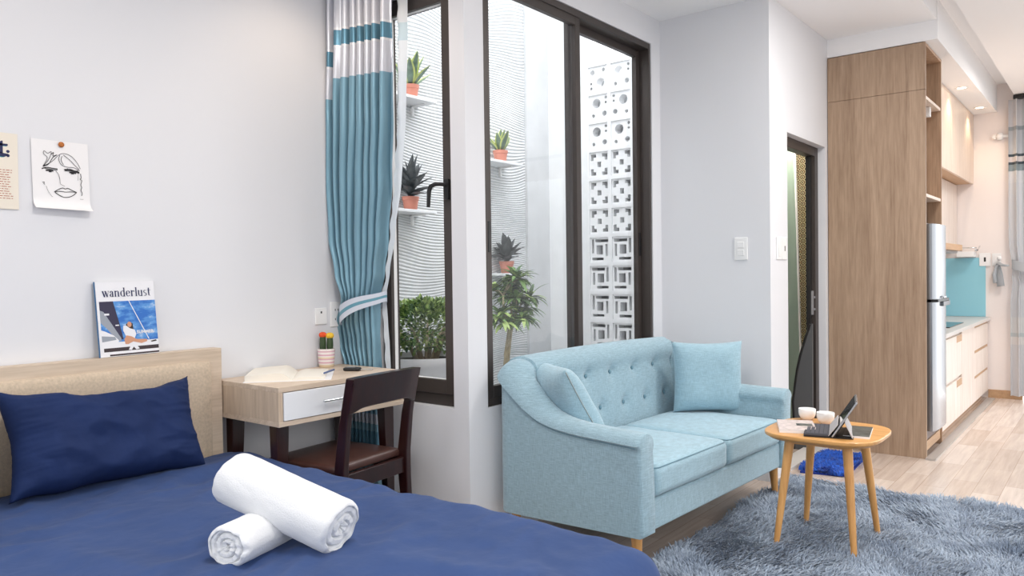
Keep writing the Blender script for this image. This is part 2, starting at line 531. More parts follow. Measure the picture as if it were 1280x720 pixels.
def pillow_mesh(w, h, t, n=36, pinch=.06, wr=.004, seed=0, rad=.0):
    # knife-edge cushion: two crowned faces meeting on a seam, sides slightly hollow, corners out
    mb = MB()
    def face(sgn):
        def fn(u, v):
            a, b = 2 * u - 1, 2 * v - 1
            x = a * w / 2 * (1 - pinch * (1 - b * b) * abs(a) ** 2)
            y = b * h / 2 * (1 - pinch * (1 - a * a) * abs(b) ** 2)
            k = max(0, (1 - a ** 4) * (1 - b ** 4)) ** .55
            p = Vector((x * 9 + seed, y * 9, sgn * 3))
            edge = 1 - k
            z = sgn * t / 2 * k * (1 + .06 * noise.noise(p * .5))
            if wr > .012:      # slack cotton: slumped folds running in from the corners
                q = Vector((x * 5 + y * 6 + seed, y * 7 - x * 2, 2.0))
                z += sgn * k * (.011 * (1 - 2.2 * abs(noise.noise(q))) + .006 * (1 - 2 * abs(noise.noise(q * 2.3))))
                y = y - .035 * (1 - a * a) * max(0, b) ** 3 + .012 * noise.noise(Vector((a * 3, seed, 0))) * b
            # radial puckers towards the seams
            z += sgn * wr * k * (noise.noise(p * 1.3) + .9 * noise.noise(Vector((a * 14, b * 3, seed))) * abs(b) ** 3 + .9 * noise.noise(Vector((a * 3, b * 14, seed + 4))) * abs(a) ** 3)
            return (x, y, z)
        return fn
    mb.grid(face(1), n, n)
    mb.grid(face(-1), n, n)
    return mb

def xform(mb, mtx):
    mb.v = [tuple(mtx @ Vector(p)) for p in mb.v]
    return mb

def merge_build(o, dist=.0005):
    bm = bmesh.new(); bm.from_mesh(o.data)
    bmesh.ops.remove_doubles(bm, verts=bm.verts, dist=dist)
    bmesh.ops.recalc_face_normals(bm, faces=bm.faces)
    bm.to_mesh(o.data); bm.free()
    o.data.polygons.foreach_set('use_smooth', [True] * len(o.data.polygons))
    return o

def frame_of(origin, ex, ey, ez):
    m = Matrix.Identity(4)
    for i, e in enumerate((ex, ey, ez)):
        for k in range(3): m[k][i] = e[k]
    for k in range(3): m[k][3] = origin[k]
    return m

def plate(outer, holes, t):
    # flat plate with holes, thickness t, centred on z=0 -> (verts, faces)
    cu = bpy.data.curves.new('tmp', 'CURVE'); cu.dimensions = '2D'; cu.fill_mode = 'BOTH'; cu.extrude = t / 2
    for ring in [outer] + holes:
        sp = cu.splines.new('POLY'); sp.points.add(len(ring) - 1)
        for p, q in zip(sp.points, ring): p.co = (q[0], q[1], 0, 1)
        sp.use_cyclic_u = True
    ob = bpy.data.objects.new('tmp', cu); col.objects.link(ob)
    dg = bpy.context.evaluated_depsgraph_get()
    me = ob.evaluated_get(dg).to_mesh()
    vs = [tuple(v.co) for v in me.vertices]; fs = [tuple(p.vertices) for p in me.polygons]
    ob.evaluated_get(dg).to_mesh_clear()
    bpy.data.objects.remove(ob); bpy.data.curves.remove(cu)
    return vs, fs

def circle(cx, cy, r, n=20): return [(cx + r * math.cos(2 * PI * k / n), cy + r * math.sin(2 * PI * k / n)) for k in range(n)]
def rect(x0, y0, x1, y1): return [(x0, y0), (x1, y0), (x1, y1), (x0, y1)]

# ------------------------------------------------------------------ camera
cam = bpy.data.cameras.new('camera'); co = bpy.data.objects.new('camera', cam); col.objects.link(co)
yaw, pitch, roll = 0.67006, -0.018415, -0.013149
f = Vector((math.cos(yaw) * math.cos(pitch), math.sin(yaw) * math.cos(pitch), math.sin(pitch)))
r0 = Vector((math.sin(yaw), -math.cos(yaw), 0)); u0 = r0.cross(f)
rr = math.cos(roll) * r0 + math.sin(roll) * u0; uu = -math.sin(roll) * r0 + math.cos(roll) * u0
co.matrix_world = frame_of((0, 0, 1.2), rr, uu, -f)
cam.sensor_width = 36; cam.lens = 962.0 / 1280 * 36; cam.clip_start = .05
bpy.context.scene.camera = co

# ------------------------------------------------------------------ the setting
XE = 8.3; YH = 2.975; ZC = 2.74
struct('floor', box(-1.5, XE + .1, -2.2, 3.7, -.1, 0), M['floor'], 'pale wood laminate floor of the whole room', 'floor')
struct('wall_headboard', box(-1.5, 2.6, YH, YH + .1, 0, ZC), M['wall'], 'white wall behind the bed headboard and the desk', 'wall')
w = MB()
w.box(2.502, 2.62, 2.80, YH, 0, ZC); w.box(2.502, 2.62, 2.23, 2.318, 0, ZC)
w.box(2.502, 2.62, 2.318, 2.80, 0, .605); w.box(2.502, 2.62, 2.318, 2.80, 2.50, ZC)
struct('wall_desk', w, M['wall'], 'short white wall with the narrow window at the end of the desk', 'wall')
w = MB()
w.box(2.62, 2.63, 2.23, 2.36, 0, ZC); w.box(4.197, 4.95, 2.23, 2.36, 0, ZC)
w.box(2.63, 4.197, 2.23, 2.36, 0, .60); w.box(2.63, 4.197, 2.23, 2.36, 2.578, ZC)
struct('wall_sofa', w, M['wall'], 'white wall with the large window behind the sofa', 'wall')
struct('wall_alcove', box(4.307, 4.42, 1.552, 2.23, 0, ZC), M['wall'], 'white return wall beside the sofa with a light switch', 'wall')
w = MB()
w.box(4.42, 4.596, 1.552, 1.66, 0, ZC); w.box(5.344, XE, 1.552, 1.66, 0, ZC); w.box(4.596, 5.344, 1.552, 1.66, 2.017, ZC)
struct('wall_door', w, M['wall'], 'white wall with the bathroom doorway beside the wardrobe', 'wall')
w = MB()
w.box(XE, XE + .1, .70, 1.66, 0, 2.95); w.box(XE, XE + .1, -2.2, .70, 2.45, 2.95)
struct('wall_end', w, M['wall_warm'], 'cream end wall beyond the kitchen beside the balcony opening', 'wall')
w = MB()
w.box(-1.5, 2.62, .9, YH + .1, ZC, 2.95); w.box(2.62, XE + .1, .9, 2.36, ZC, 2.95)
w.box(-1.5, XE + .1, .755, .9, 2.87, 2.95); w.box(-1.5, XE + .1, -2.2, .755, ZC, 2.95)
struct('ceiling', w, M['ceil'], 'white ceiling with a long recessed channel', 'ceiling')
struct('ceiling_soffit', box(5.40, XE, .895, 1.552, 2.62, 2.88), M['ceil'], 'white boxed soffit above the wardrobe and kitchen cabinets', 'soffit')
struct('baseboard_end', box(XE - .012, XE, .70, .965, 0, .075), M['tan'], 'tan skirting board at the foot of the end wall', 'baseboard')
struct('trim_1', box(5.36, 8.2, .905, .962, 0, .012), M['trimgrey'], 'grey floor strip along the kitchen cabinets', 'floor trim')
struct('trim_2', box(4.6, 5.34, 1.545, 1.66, 0, .02), mat('threshold_white', (214, 210, 206), .4), 'pale threshold of the bathroom doorway', 'threshold')
# courtyard light well
struct('courtyard_floor', box(2.62, 5.2, 2.36, 3.52, 0, .05), M['concrete'], 'pale paved floor of the small light well', 'floor')
struct('courtyard_wall_back', box(2.0, 5.2, 3.52, 3.62, 0, 4.2), M['combed'], 'grey combed plaster wall of the light well carrying the plant shelves', 'wall')
w = MB(); w.box(4.9, 5.0, 3.145, 3.52, 0, 4.2); w.box(4.9, 5.0, 2.36, 3.145, 0, .53)
struct('courtyard_wall_end', w, M['plaster'], 'smooth white pier at the end of the light well', 'wall')
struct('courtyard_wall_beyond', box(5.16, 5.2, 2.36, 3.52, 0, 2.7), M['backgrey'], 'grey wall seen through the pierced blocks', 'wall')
struct('courtyard_pilaster', box(4.62, 4.9, 3.50, 3.52, 0, 4.2), mat('smooth_grey_render', (206, 208, 210), .85, var=.05, vscale=9), 'smooth grey plaster strip at the corner of the combed wall', 'wall')
# bathroom
struct('bathroom_wall', box(6.2, 6.3, 1.66, 2.9, 0, 2.3), M['bathtile'], 'brown and cream patterned tile wall inside the bathroom', 'wall')
struct('bathroom_ceiling', MB().box(4.42, 6.3, 1.66, 2.30, 2.3, 2.36).box(5.2, 6.3, 2.30, 2.9, 2.3, 2.36), M['ceil'], 'white bathroom ceiling seen through the doorway', 'ceiling')
struct('bathroom_side_wall', MB().box(5.2, 6.3, 2.9, 3.0, 0, 2.36).box(5.2, 5.26, 2.30, 2.9, 0, 2.36).box(4.95, 5.26, 2.30, 2.36, 0, 2.36), M['wall_warm'], 'pale side wall inside the bathroom', 'wall')

# ---- breeze block screen
t = thing('breeze_block_screen', 'white pierced breeze block screen seen through the right-hand pane of the large window', 'block wall', (4.9, 2.95, .53))
def sq(a, b, c, d): return rect(a, b, c, d)
BW, BH = .192, .2115
def block_holes(kind, k):
    H = []
    mx = lambda p: [(-x, y) for x, y in p]
    my = lambda p: [(x, -y) for x, y in p]
    if kind == 'circle':
        H = [circle(-.018, .03, .036), circle(.062, .066, .012, 12), circle(.062, .03, .010, 12), circle(.05, -.05, .02, 14), circle(-.045, -.06, .014, 12)]
    elif kind == 'cross':
        for sx in (-1, 1):
            for sy in (-1, 1):
                H.append([(sx * .072, sy * .08), (sx * .026, sy * .08), (sx * .026, sy * .054), (sx * .048, sy * .054), (sx * .048, sy * .030), (sx * .072, sy * .030)])
        H.append(rect(-.017, -.02, .017, .02))
    else:
        H = [rect(-.032, -.034, .024, .034), rect(-.04, .056, .072, .078), rect(-.072, -.05, -.05, .078) if False else rect(-.072, -.025, -.052, .078),
             rect(.046, -.05, .066, .04), rect(-.07, -.078, .03, -.058)]
    if k == 1: H = [mx(p) for p in H]
    if k == 2: H = [my(p) for p in H]
    if k == 3: H = [my(mx(p)) for p in H]
    return H
pat = {0: (2, 0), 1: (0, 1), 2: (0, 0)}
cache = {}
for row in range(10):
    kind = 'circle' if row < 3 else 'cross' if row < 6 else 'spiral'
    for c_ in range(4):
        k = ((row + c_) % 2 * 1) if kind != 'circle' else [(3, 0), (0, 1), (0, 0)][row][c_ % 2]
        if (kind, k) not in cache:
            fr = plate(rect(-BW / 2, -BH / 2, BW / 2, BH / 2), [rect(-.082, -.092, .082, .092)], .1)
            inn = plate(rect(-.084, -.094, .084, .094), block_holes(kind, k), .078)
            cache[(kind, k)] = (fr, inn)
        y = 3.049 - c_ * BW; z = 2.64 - row * BH
        mtx = frame_of((4.95, y, z), (0, -1, 0), (0, 0, 1), (-1, 0, 0))
        mb = MB()
        for (vs, fs) in cache[(kind, k)]: mb.add([mtx @ Vector(v) for v in vs], fs)
        mb.build('breeze_block', M['block'], t)
box(4.9, 5.0, 2.38, 3.145, 2.746, 2.77).build('coping', M['block'], t)

# ---- window 1 (narrow casement)
wn = thing('window_1', 'narrow dark framed casement window at the end of the desk', 'window', (2.53, 2.56, .605), kind='structure')
def frame_yz(x0, x1, y0, y1, z0, z1, w, wb=None, wt=None):
    wb = wb or w; wt = wt or w
    return MB().box(x0, x1, y0, y0 + w, z0, z1).box(x0, x1, y1 - w, y1, z0, z1).box(x0, x1, y0 + w, y1 - w, z0, z0 + wb).box(x0, x1, y0 + w, y1 - w, z1 - wt, z1)
def frame_xz(y0, y1, x0, x1, z0, z1, w, wb=None, wt=None):
    wb = wb or w; wt = wt or w
    return MB().box(x0, x0 + w, y0, y1, z0, z1).box(x1 - w, x1, y0, y1, z0, z1).box(x0 + w, x1 - w, y0, y1, z0, z0 + wb).box(x0 + w, x1 - w, y0, y1, z1 - wt, z1)
frame_yz(2.535, 2.60, 2.319, 2.799, .607, 2.498, .028, .05, .04).build('window_frame', M['frame'], wn, bevel=.002)
sash = frame_yz(2.522, 2.575, 2.330, 2.788, .66, 2.47, .055, .065, .05).build('window_sash', M['frame'], wn, bevel=.003)
frame_yz(2.54, 2.56, 2.380, 2.738, .72, 2.425, .006).build('glazing_bead', M['white_plastic'], sash)
box(2.547, 2.552, 2.384, 2.734, .722, 2.42).build('window_pane', M['glass'], wn)
h = MB().box(2.508, 2.523, 2.342, 2.366, 1.535, 1.625)
h.tube([(2.512, 2.354, 1.60), (2.475, 2.358, 1.60), (2.462, 2.375, 1.60), (2.458, 2.400, 1.592), (2.458, 2.41, 1.57), (2.46, 2.418, 1.50)], [.009, .009, .01, .01, .01, .008], 8)
h.build('window_handle', M['frame_black'], wn, smooth=40)

# ---- window 2 (big slider)
wn = thing('window_2', 'large dark framed sliding window behind the sofa', 'window', (3.41, 2.29, .60), kind='structure')
frame_xz(2.236, 2.345, 2.631, 4.196, .602, 2.577, .022, .03, .035).build('window_frame', M['frame'], wn, bevel=.002)
s1 = frame_xz(2.245, 2.275, 2.645, 3.44, .63, 2.545, .045, .06, .045).build('window_sash', M['frame'], wn, bevel=.003)
box(2.69, 3.395, 2.258, 2.262, .69, 2.50).build('window_pane', M['glass'], s1)
s2 = frame_xz(2.30, 2.33, 3.41, 4.18, .63, 2.545, .045, .06, .045).build('window_sash', M['frame'], wn, bevel=.003)
box(3.455, 4.135, 2.313, 2.317, .69, 2.50).build('window_pane', M['glass'], s2)
for x, y in ((2.668, 2.243), (4.158, 2.298)):
    MB().box(x - .009, x + .009, y - .004, y + .004, 1.30, 1.44).build('window_latch', M['black'], s1 if x < 3 else s2, bevel=.002)

# ---- bathroom door
dr = thing('door_1', 'dark aluminium framed bathroom doorway', 'door', (4.97, 1.63, 0), kind='structure')
MB().box(4.596, 4.63, 1.60, 1.66, 0, 2.015).box(5.28, 5.344, 1.60, 1.66, 0, 2.015).box(4.63, 5.28, 1.60, 1.66, 1.955, 2.015).build('door_frame', M['frame'], dr, bevel=.002)
leaf = MB().box(5.256, 5.29, 1.625, 1.655, .02, 1.955).build('door_leaf', M['frame_black'], dr, bevel=.002)
MB().box(5.262, 5.280, 1.612, 1.625, .90, 1.06).box(5.266, 5.276, 1.600, 1.612, .93, .945).box(5.266, 5.276, 1.600, 1.612, 1.01, 1.025).build('door_handle', M['grey_plastic'], leaf, bevel=.002)

# ------------------------------------------------------------------ bed
BX0, BX1, BY0 = .20, 1.79, .95
bed = thing('bed', 'double bed with beige upholstered pale wood headboard and navy bedding', 'bed', (1.0, 1.95, 0))
MB().box(BX0 + .04, BX1 - .04, BY0 + .06, 2.90, .06, .26).build('bed_base', M['bedwood'], bed, bevel=.006)
for x in (BX0 + .1, BX1 - .1):
    for y in (BY0 + .12, 2.8):
        MB().box(x - .03, x + .03, y - .03, y + .03, 0, .06).build('leg', M['bedwood'], bed)
rounded_box(BX0 + .03, BX1 - .03, BY0 + .05, 2.88, .26, .452, .05, n=8).build('mattress', M['white'], bed, smooth=60)
HX0, HX1 = .10, 1.738
hb = MB().box(HX0, HX1, 2.91, 2.972, .12, .911)
hb = hb.build('headboard', M['bedwood'], bed, bevel=.003)
pan = rounded_box(HX0 + .05, HX1 - .052, 2.886, 2.94, .20, .864, .022, n=14).build('upholstered_panel', M['felt'], hb, smooth=180)

def drape(a, b, ww, hh, r):
    # arc-length drape of a sheet over a box top with rounded edges
    ax = min(max(a, r), ww - r); by = min(max(b, r), hh - r)
    ox, oy = a - ax, b - by
    d = math.hypot(ox, oy)
    if d < 1e-9: return a, b, 0.0, 0.0
    ux, uy = ox / d, oy / d
    if d < r * PI / 2:
        return ax + ux * r * math.sin(d / r), by + uy * r * math.sin(d / r), r * (1 - math.cos(d / r)), d
    e = d - r * PI / 2
    return ax + ux * (r + .06 * e), by + uy * (r + .06 * e), r + e * .99, d
def duvet_fn(u, v):
    ov = .40
    W_, H_ = BX1 - BX0 + .06, 2.87 - BY0 + .02
    a = -ov + u * (W_ + 2 * ov)
    b = -ov + v * (H_ + ov)
    x, y, dz, d = drape(a, min(b, H_ - .1), W_, H_ + .5, .10)
    if b > H_ - .1: y += b - (H_ - .1)
    x += BX0 - .03; y += BY0 - .04
    z = .487 - dz
    p = Vector((x, y, z))
    flat = max(0, 1 - d / .1)
    wv = noise.noise(Vector((x * 1.6, y * 1.6, 0))) * .009
    wv += noise.noise(Vector((x * 4 + y * 2.2, y * 3 - x, 1))) * .007
    # creases: ridged noise, running mostly across
    for k, (s1_, s2_, am) in enumerate(((2.6, 4.4, .0105), (6, 9, .0052), (13, 17, .0019))):
        q = Vector((x * s1_ + y * s1_ * .5, y * s2_ - x * s2_ * .45, k * 7.3))
        q += Vector((noise.noise(q * .4), noise.noise(q * .4 + Vector((9, 0, 0))), 0)) * .9
        wv += am * (1 - abs(noise.noise(q)) * 2.4)
    z += wv * (.35 + .65 * flat) + .012 * math.exp(-((y - 2.73) / .09) ** 2)
    if d > .1:
        s = (d - .1) * .06 * math.sin(14 * (x + y) + 3 * noise.noise(p * 3))
        x += s; y += s * .4
    # a raised roll towards the pillow
    return (x, y, z)
mb = MB().grid(duvet_fn, 190, 190)
dv = mb.build('duvet', M['navy'], smooth=180)
tag(dv, 'navy blue duvet spread over the bed', 'duvet')

def place_pillow(name, w, h, t, origin, ex, ey, m, label, cat, group=None, seed=0, pinch=.06, wr=.004, n=36):
    ex = Vector(ex).normalized(); ey = Vector(ey); ey = (ey - ex * ey.dot(ex)).normalized(); ez = ex.cross(ey)
    mb = xform(pillow_mesh(w, h, t, n, pinch, wr, seed), frame_of(origin, ex, ey, ez))
    o = merge_build(mb.build(name, m, None))
    return tag(o, label, cat, group)
p_ = place_pillow('pillow', .672, .365, .20, (1.2115, 2.752, .668), (1, .05, -.045), (0, .42, 1), M['navy_p'],
                  'navy pillow against the headboard with its full face in view, right of the two', 'pillow', 'bed pillows', 3, .10, .016, 70)
place_pillow('pillow', .672, .365, .20, (.50, 2.752, .668), (1, -.03, .0), (0, .42, 1), M['navy_p'],
             'navy pillow at the far left edge of the headboard, only its dark corner in view', 'pillow', 'bed pillows', 8, .07, .007, 40)

# ---- rolled towels
def rolled_towel(r, L, turns, seed, flat=.9, tuck=1):
    mb = MB(); n = 110
    prof = []
    for i in range(26):                      # near end face, radius growing
        q = i / 26; prof.append((max(.004, q * (r - .010)), -L / 2, 'cap'))
    for k in range(7):                       # rounded rim
        a = (k / 6) * PI / 2
        prof.append((r - .014 + .014 * math.sin(a), -L / 2 + .014 - .014 * math.cos(a), 'rim'))
    m = 60
    for k in range(1, m): prof.append((r, -L / 2 + .014 + (L - .028) * k / m, 'side'))
    for k in range(7):
        a = PI / 2 - (k / 6) * PI / 2
        prof.append((r - .014 + .014 * math.sin(a), L / 2 - .014 + .014 * math.cos(a), 'rim'))
    for i in range(25, -1, -1):
        q = i / 26; prof.append((max(.004, q * (r - .010)), L / 2, 'cap'))
    vs = []
    for (rad, x, kd) in prof:
        for k in range(n):
            a = 2 * PI * k / n
            rr_, xx = rad, x
            s = 1 if x > 0 else -1
            ph = rad / r * turns + s * a / (2 * PI) + .10 * math.sin(2 * a + seed)
            g = abs((ph % 1) - .5) * 2              # 1 at the groove
            gr = max(0, (g - .62) / .38) ** 1.4
            if kd == 'cap':
                xx = x - s * (.016 * gr + .004 * rad / r) - s * .012 * max(0, 1 - rad / (r * .25))
                w_ = 1 + .05 * noise.noise(Vector((math.cos(a) * 2, math.sin(a) * 2, seed + s)))
                rr_ = rad * w_
            # loose outer flap: a step in radius where the sheet ends
            st = ((a - 4.3) % (2 * PI)) / (2 * PI)
            rr_ *= 1 + .07 * (st - .5) * (rad / r) ** 2
            p = Vector((math.cos(a) * 1.3, math.sin(a) * 1.3, x * 9 + seed))
            rr_ *= 1 + .035 * noise.noise(p) + .015 * noise.noise(p * 3)
            vs.append((xx + .006 * noise.noise(p * 2), rr_ * math.cos(a), rr_ * math.sin(a) * flat))
    N = len(prof); fs = []
    for i in range(N - 1):
        for k in range(n):
            fs.append((i * n + k, i * n + (k + 1) % n, (i + 1) * n + (k + 1) % n, (i + 1) * n + k))
    fs.append(tuple(range(n))); fs.append(tuple((N - 1) * n + k for k in range(n)))
    return mb.add(vs, fs)
def put_towel(p0, p1, r, turns, seed, label, flat=.9):
    a, b = Vector(p0), Vector(p1); L = (b - a).length; ex = (b - a) / L
    ez = Vector((0, 0, 1)); ez = (ez - ex * ez.dot(ex)).normalized(); ey = ez.cross(ex)
    mb = xform(rolled_towel(r, L, turns, seed, flat), frame_of((a + b) / 2, ex, ey, ez))
    return tag(mb.build('rolled_towel', M['towel'], smooth=180), label, 'towel', 'rolled towels on the bed')
put_towel((1.030, 1.725, .537), (1.40, 1.84, .537), .065, 3.4, 1.0, 'rolled white towel lying on the navy duvet underneath the other, its spiral end facing out', .78)
put_towel((1.168, 1.915, .655), (1.258, 1.560, .557), .076, 3.2, 5.0, 'larger rolled white towel resting across the top of the other one', .9)

# ------------------------------------------------------------------ magazine on the headboard, papers on the wall
mag = thing('magazine', 'travel magazine with a blue sky cover standing on the headboard against the wall', 'magazine', (1.375, 2.935, .911))
mw, mh = .219, .280
ex = Vector((1, .012, .006)).normalized(); ey = Vector((-.012, .115, 1)); ey = (ey - ex * ey.dot(ex)).normalized(); ez = ex.cross(ey)  # ez faces the room (-y)
fm = frame_of((1.267, 2.927, .912), ex, ey, ez)
def on(fm_, pts, z): return [fm_ @ Vector((x, y, z)) for x, y in pts]
b = MB()
b.prism(on(fm, rect(0, 0, mw, mh), -.010), fm.to_3x3() @ Vector((0, 0, .010)))
b.build('page_block', M['paper'], mag)
b = MB().prism(on(fm, rect(-.001, 0, .012, mh), -.0105), fm.to_3x3() @ Vector((-.004, 0, .009)))
b.build('spine', M['pblue'], mag)
PM = [M['pwhite'], M['skyprint'], M['pviolet'], M['pgrey'], M['pdark'], M['skin'], M['hair'], M['ink_blue']]
b = MB(); zl = .0004
def flat(pts, mi):
    global zl
    zl += .00006
    b.poly(on(fm, [(x * mw, y * mh) for x, y in pts], zl), mi)
flat(rect(0, 0, 1, 1), 0)
flat(rect(.04, .12, 1, .735), 1)
flat([(.04, .735), (.27, .735), (.36, .40), (.40, .22), (.30, .22), (.04, .60)], 2)
flat([(.04, .62), (.10, .60), (.36, .24), (.36, .20), (.26, .20), (.04, .46)], 3)
flat([(.04, .45), (.13, .38), (.24, .26), (.26, .20), (.04, .20)], 1)
flat([(.03, .36), (.10, .34), (.24, .28), (.32, .21), (.30, .17), (.03, .18)], 0)
flat([(.04, .28), (.26, .26), (.28, .22), (.04, .20)], 3)
flat(rect(.11, .55, .19, .575), 0); flat(rect(.28, .405, .34, .42), 0)
flat(rect(.02, .105, 1, .19), 0)
flat(rect(.06, .065, 1, .115), 4)
flat(rect(.06, .03, 1, .065), 0)
flat(rect(.15, .008, 1, .03), 4)
flat([(.53, .735), (.545, .735), (.845, .20), (.83, .20)], 0)
flat([(.42, .30), (.46, .42), (.50, .44), (.57, .43), (.58, .33), (.56, .24), (.48, .22)], 6)
flat([(.44, .26), (.40, .34), (.41, .40), (.46, .40), (.52, .36), (.60, .34), (.62, .28), (.58, .21), (.48, .20)], 0)
flat(circle(.515, .415, .038, 12), 5)
flat([(.45, .27), (.41, .22), (.42, .155), (.47, .15), (.56, .18), (.70, .15), (.80, .17), (.80, .20), (.62, .21), (.54, .25)], 5)
flat([(.53, .16), (.47, .075), (.52, .07), (.56, .11), (.60, .07), (.66, .08), (.58, .16)], 0)
flat([(.86, .17), (.96, .185), (.97, .165), (.88, .155)], 6)
b.build('cover_print', PM, mag, fix=False)
# lettering: thick stems and hairlines, drawn as outlines
class Pen:
    def __init__(s): s.polys = []
    def stem(s, x, y0, y1, w=.20, serif=.10, top=True, bot=True):
        s.polys.append(rect(x, y0, x + w, y1))
        if bot: s.polys.append(rect(x - serif, y0, x + w + serif, y0 + .045))
        if top: s.polys.append([(x - serif, y1 - .02), (x, y1 - .09), (x, y1), (x - serif, y1)])
    def line(s, a, b_, w):
        s.polys.append([(a[0] - w / 2, a[1]), (a[0] + w / 2, a[1]), (b_[0] + w / 2, b_[1]), (b_[0] - w / 2, b_[1])])
    def arc(s, cx, cy, rx, ry, a0, a1, wx=.20, wy=.05, n=20):
        for k in range(n):
            q = []
            for a, sg in ((a0 + (a1 - a0) * k / n, 1), (a0 + (a1 - a0) * (k + 1) / n, 1), (a0 + (a1 - a0) * (k + 1) / n, 0), (a0 + (a1 - a0) * k / n, 0)):
                c_, s_ = math.cos(R(a)), math.sin(R(a))
                q.append((cx + (rx - (0 if sg else wx)) * c_, cy + (ry - (0 if sg else wy)) * s_))
            s.polys.append(q)
    def move(s, dx): s.polys = [[(x + dx, y) for x, y in p] for p in s.polys]; return s
def glyph(ch):
    p = Pen(); w = .6
    if ch == 'w':
        p.line((.08, 1), (.33, 0), .20); p.line((.33, 0), (.50, .95), .06); p.line((.47, 1), (.72, 0), .20); p.line((.72, 0), (.92, 1), .06)
        for x in (.08, .47, .92): p.polys.append(rect(x - .13, .955, x + .13, 1))
        w = 1.02
    elif ch == 'a':
        p.stem(.36, .0, .80, .18, .04, False); p.arc(.30, .74, .24, .26, 0, 170, .18, .05); p.arc(.32, .28, .29, .28, 20, 340, .18, .05); p.polys.append(circle(.14, .74, .085, 12)); w = .66
    elif ch in 'nr':
        p.stem(.08, 0, 1.0, .18, .07)
        if ch == 'n': p.arc(.44, .66, .26, .34, 0, 150, .18, .06); p.stem(.52, 0, .68, .18, .07, False); w = .84
        else: p.arc(.42, .70, .20, .28, 40, 160, .12, .06); p.polys.append(circle(.50, .84, .095, 12)); w = .62
    elif ch == 'd':
        p.arc(.36, .5, .34, .5, 0, 360, .18, .05); p.stem(.50, 0, 1.5, .18, .07); w = .80
    elif ch == 'e':
        p.arc(.34, .5, .32, .5, 10, 320, .18, .05); p.polys.append(rect(.06, .50, .62, .55)); w = .70
    elif ch == 'l':
        p.stem(.10, 0, 1.5, .18, .08); w = .38
    elif ch == 'u':
        p.stem(.08, .3, 1.0, .18, .07, True, False); p.arc(.38, .34, .30, .34, 180, 320, .18, .06); p.stem(.52, 0, 1.0, .18, .05); w = .82
    elif ch == 's':
        p.arc(.28, .74, .23, .26, 40, 270, .14, .06); p.arc(.28, .27, .25, .27, -140, 90, .14, .06); p.polys.append(rect(.14, .47, .42, .55)); w = .58
    elif ch == 't':
        p.polys.append(rect(.16, .14, .34, 1.36)); p.polys.append(rect(.0, .94, .52, 1.0)); p.arc(.40, .2, .24, .2, 180, 300, .16, .06); w = .58
    return p.polys, w
b = MB(); x = 0; polys = []
for ch in 'wanderlust':
    g, w_ = glyph(ch); polys += [[(px + x, py) for px, py in q] for q in g]; x += w_ + .02
s_ = .84 / x
for i, q in enumerate(polys):
    b.poly(on(fm, [(.10 * mw + px * s_ * mw, .795 * mh + py * .080 * mh) for px, py in q], .0016), 0)
b.build('title_lettering', M['ink_blue'], mag, fix=False)
def text_mesh(s, size, bold=0):
    cu = bpy.data.curves.new('tmp', 'FONT'); cu.body = s; cu.size = size; cu.offset = bold
    ob = bpy.data.objects.new('tmp', cu); col.objects.link(ob)
    dg = bpy.context.evaluated_depsgraph_get(); me = ob.evaluated_get(dg).to_mesh()
    r_ = [tuple(v.co) for v in me.vertices], [tuple(p.vertices) for p in me.polygons]
    ob.evaluated_get(dg).to_mesh_clear(); bpy.data.objects.remove(ob); bpy.data.curves.remove(cu)
    return r_
vs, fs = text_mesh('SUMMER', .017, .0004)
MB().add([fm @ Vector((.63 * mw + v[0], .285 * mh + v[1], .0017)) for v in vs], fs).build('cover_line', M['pwhite'], mag, fix=False)

# face drawing
dw = thing('line_drawing', 'white sheet with a black line drawing of a face pinned to the wall', 'drawing', (1.16, 2.97, 1.44))
W0, H0 = .188, .250
def sheet(u, v):
    curl = max(0, .16 - v) / .16
    return (1.068 + u * W0 + .004 * (1 - v), 2.9705 - .026 * curl ** 2 - .004 * u * (1 - v), 1.444 + v * H0 + .008 * curl ** 2 - .004 * u * (1 - v))
MB().grid(sheet, 12, 24).build('sheet', M['paper'], dw, smooth=180)
b = MB()
def ink(pts, wd=.0016, n=6):
    # smooth polyline on the sheet, (u,v) with v up
    P = [Vector((p[0], p[1], 0)) for p in pts]; out = []
    for i in range(len(P) - 1):
        p0, p1, p2, p3 = P[max(i - 1, 0)], P[i], P[i + 1], P[min(i + 2, len(P) - 1)]
        for k in range(n):
            t_ = k / n
            out.append(.5 * ((2 * p1) + (p2 - p0) * t_ + (2 * p0 - 5 * p1 + 4 * p2 - p3) * t_ ** 2 + (3 * p1 - p0 - 3 * p2 + p3) * t_ ** 3))
    out.append(P[-1])
    q = [Vector((1.070 + p.x * W0, 2.9685 - .004 * p.x * (1 - p.y), 1.444 + p.y * H0)) for p in out]
    L = []; Rr = []
    for i in range(len(q)):
        d = q[min(i + 1, len(q) - 1)] - q[max(i - 1, 0)]
        nn = Vector((-d.z, 0, d.x)); nn = nn.normalized() * wd / 2 if nn.length > 0 else Vector((0, 0, wd / 2))
        L.append(q[i] + nn); Rr.append(q[i] - nn)
    m = len(q)
    b.add(L + Rr, [(i, i + 1, m + i + 1, m + i) for i in range(m - 1)])
ink([(.18, .62), (.22, .67), (.26, .75), (.20, .80), (.21, .84), (.27, .81), (.33, .84), (.32, .79), (.28, .72), (.20, .63)])
ink([(.33, .80), (.37, .83), (.36, .78), (.43, .80), (.36, .76), (.28, .66), (.19, .62)], .0022)
ink([(.19, .625), (.34, .70), (.46, .80), (.56, .83), (.68, .80), (.78, .72), (.84, .63)])
ink([(.48, .80), (.46, .74), (.50, .67), (.60, .64), (.72, .64), (.83, .60)])
ink([(.52, .79), (.50, .73), (.54, .67)]); ink([(.54, .81), (.66, .74), (.76, .66), (.82, .62)])
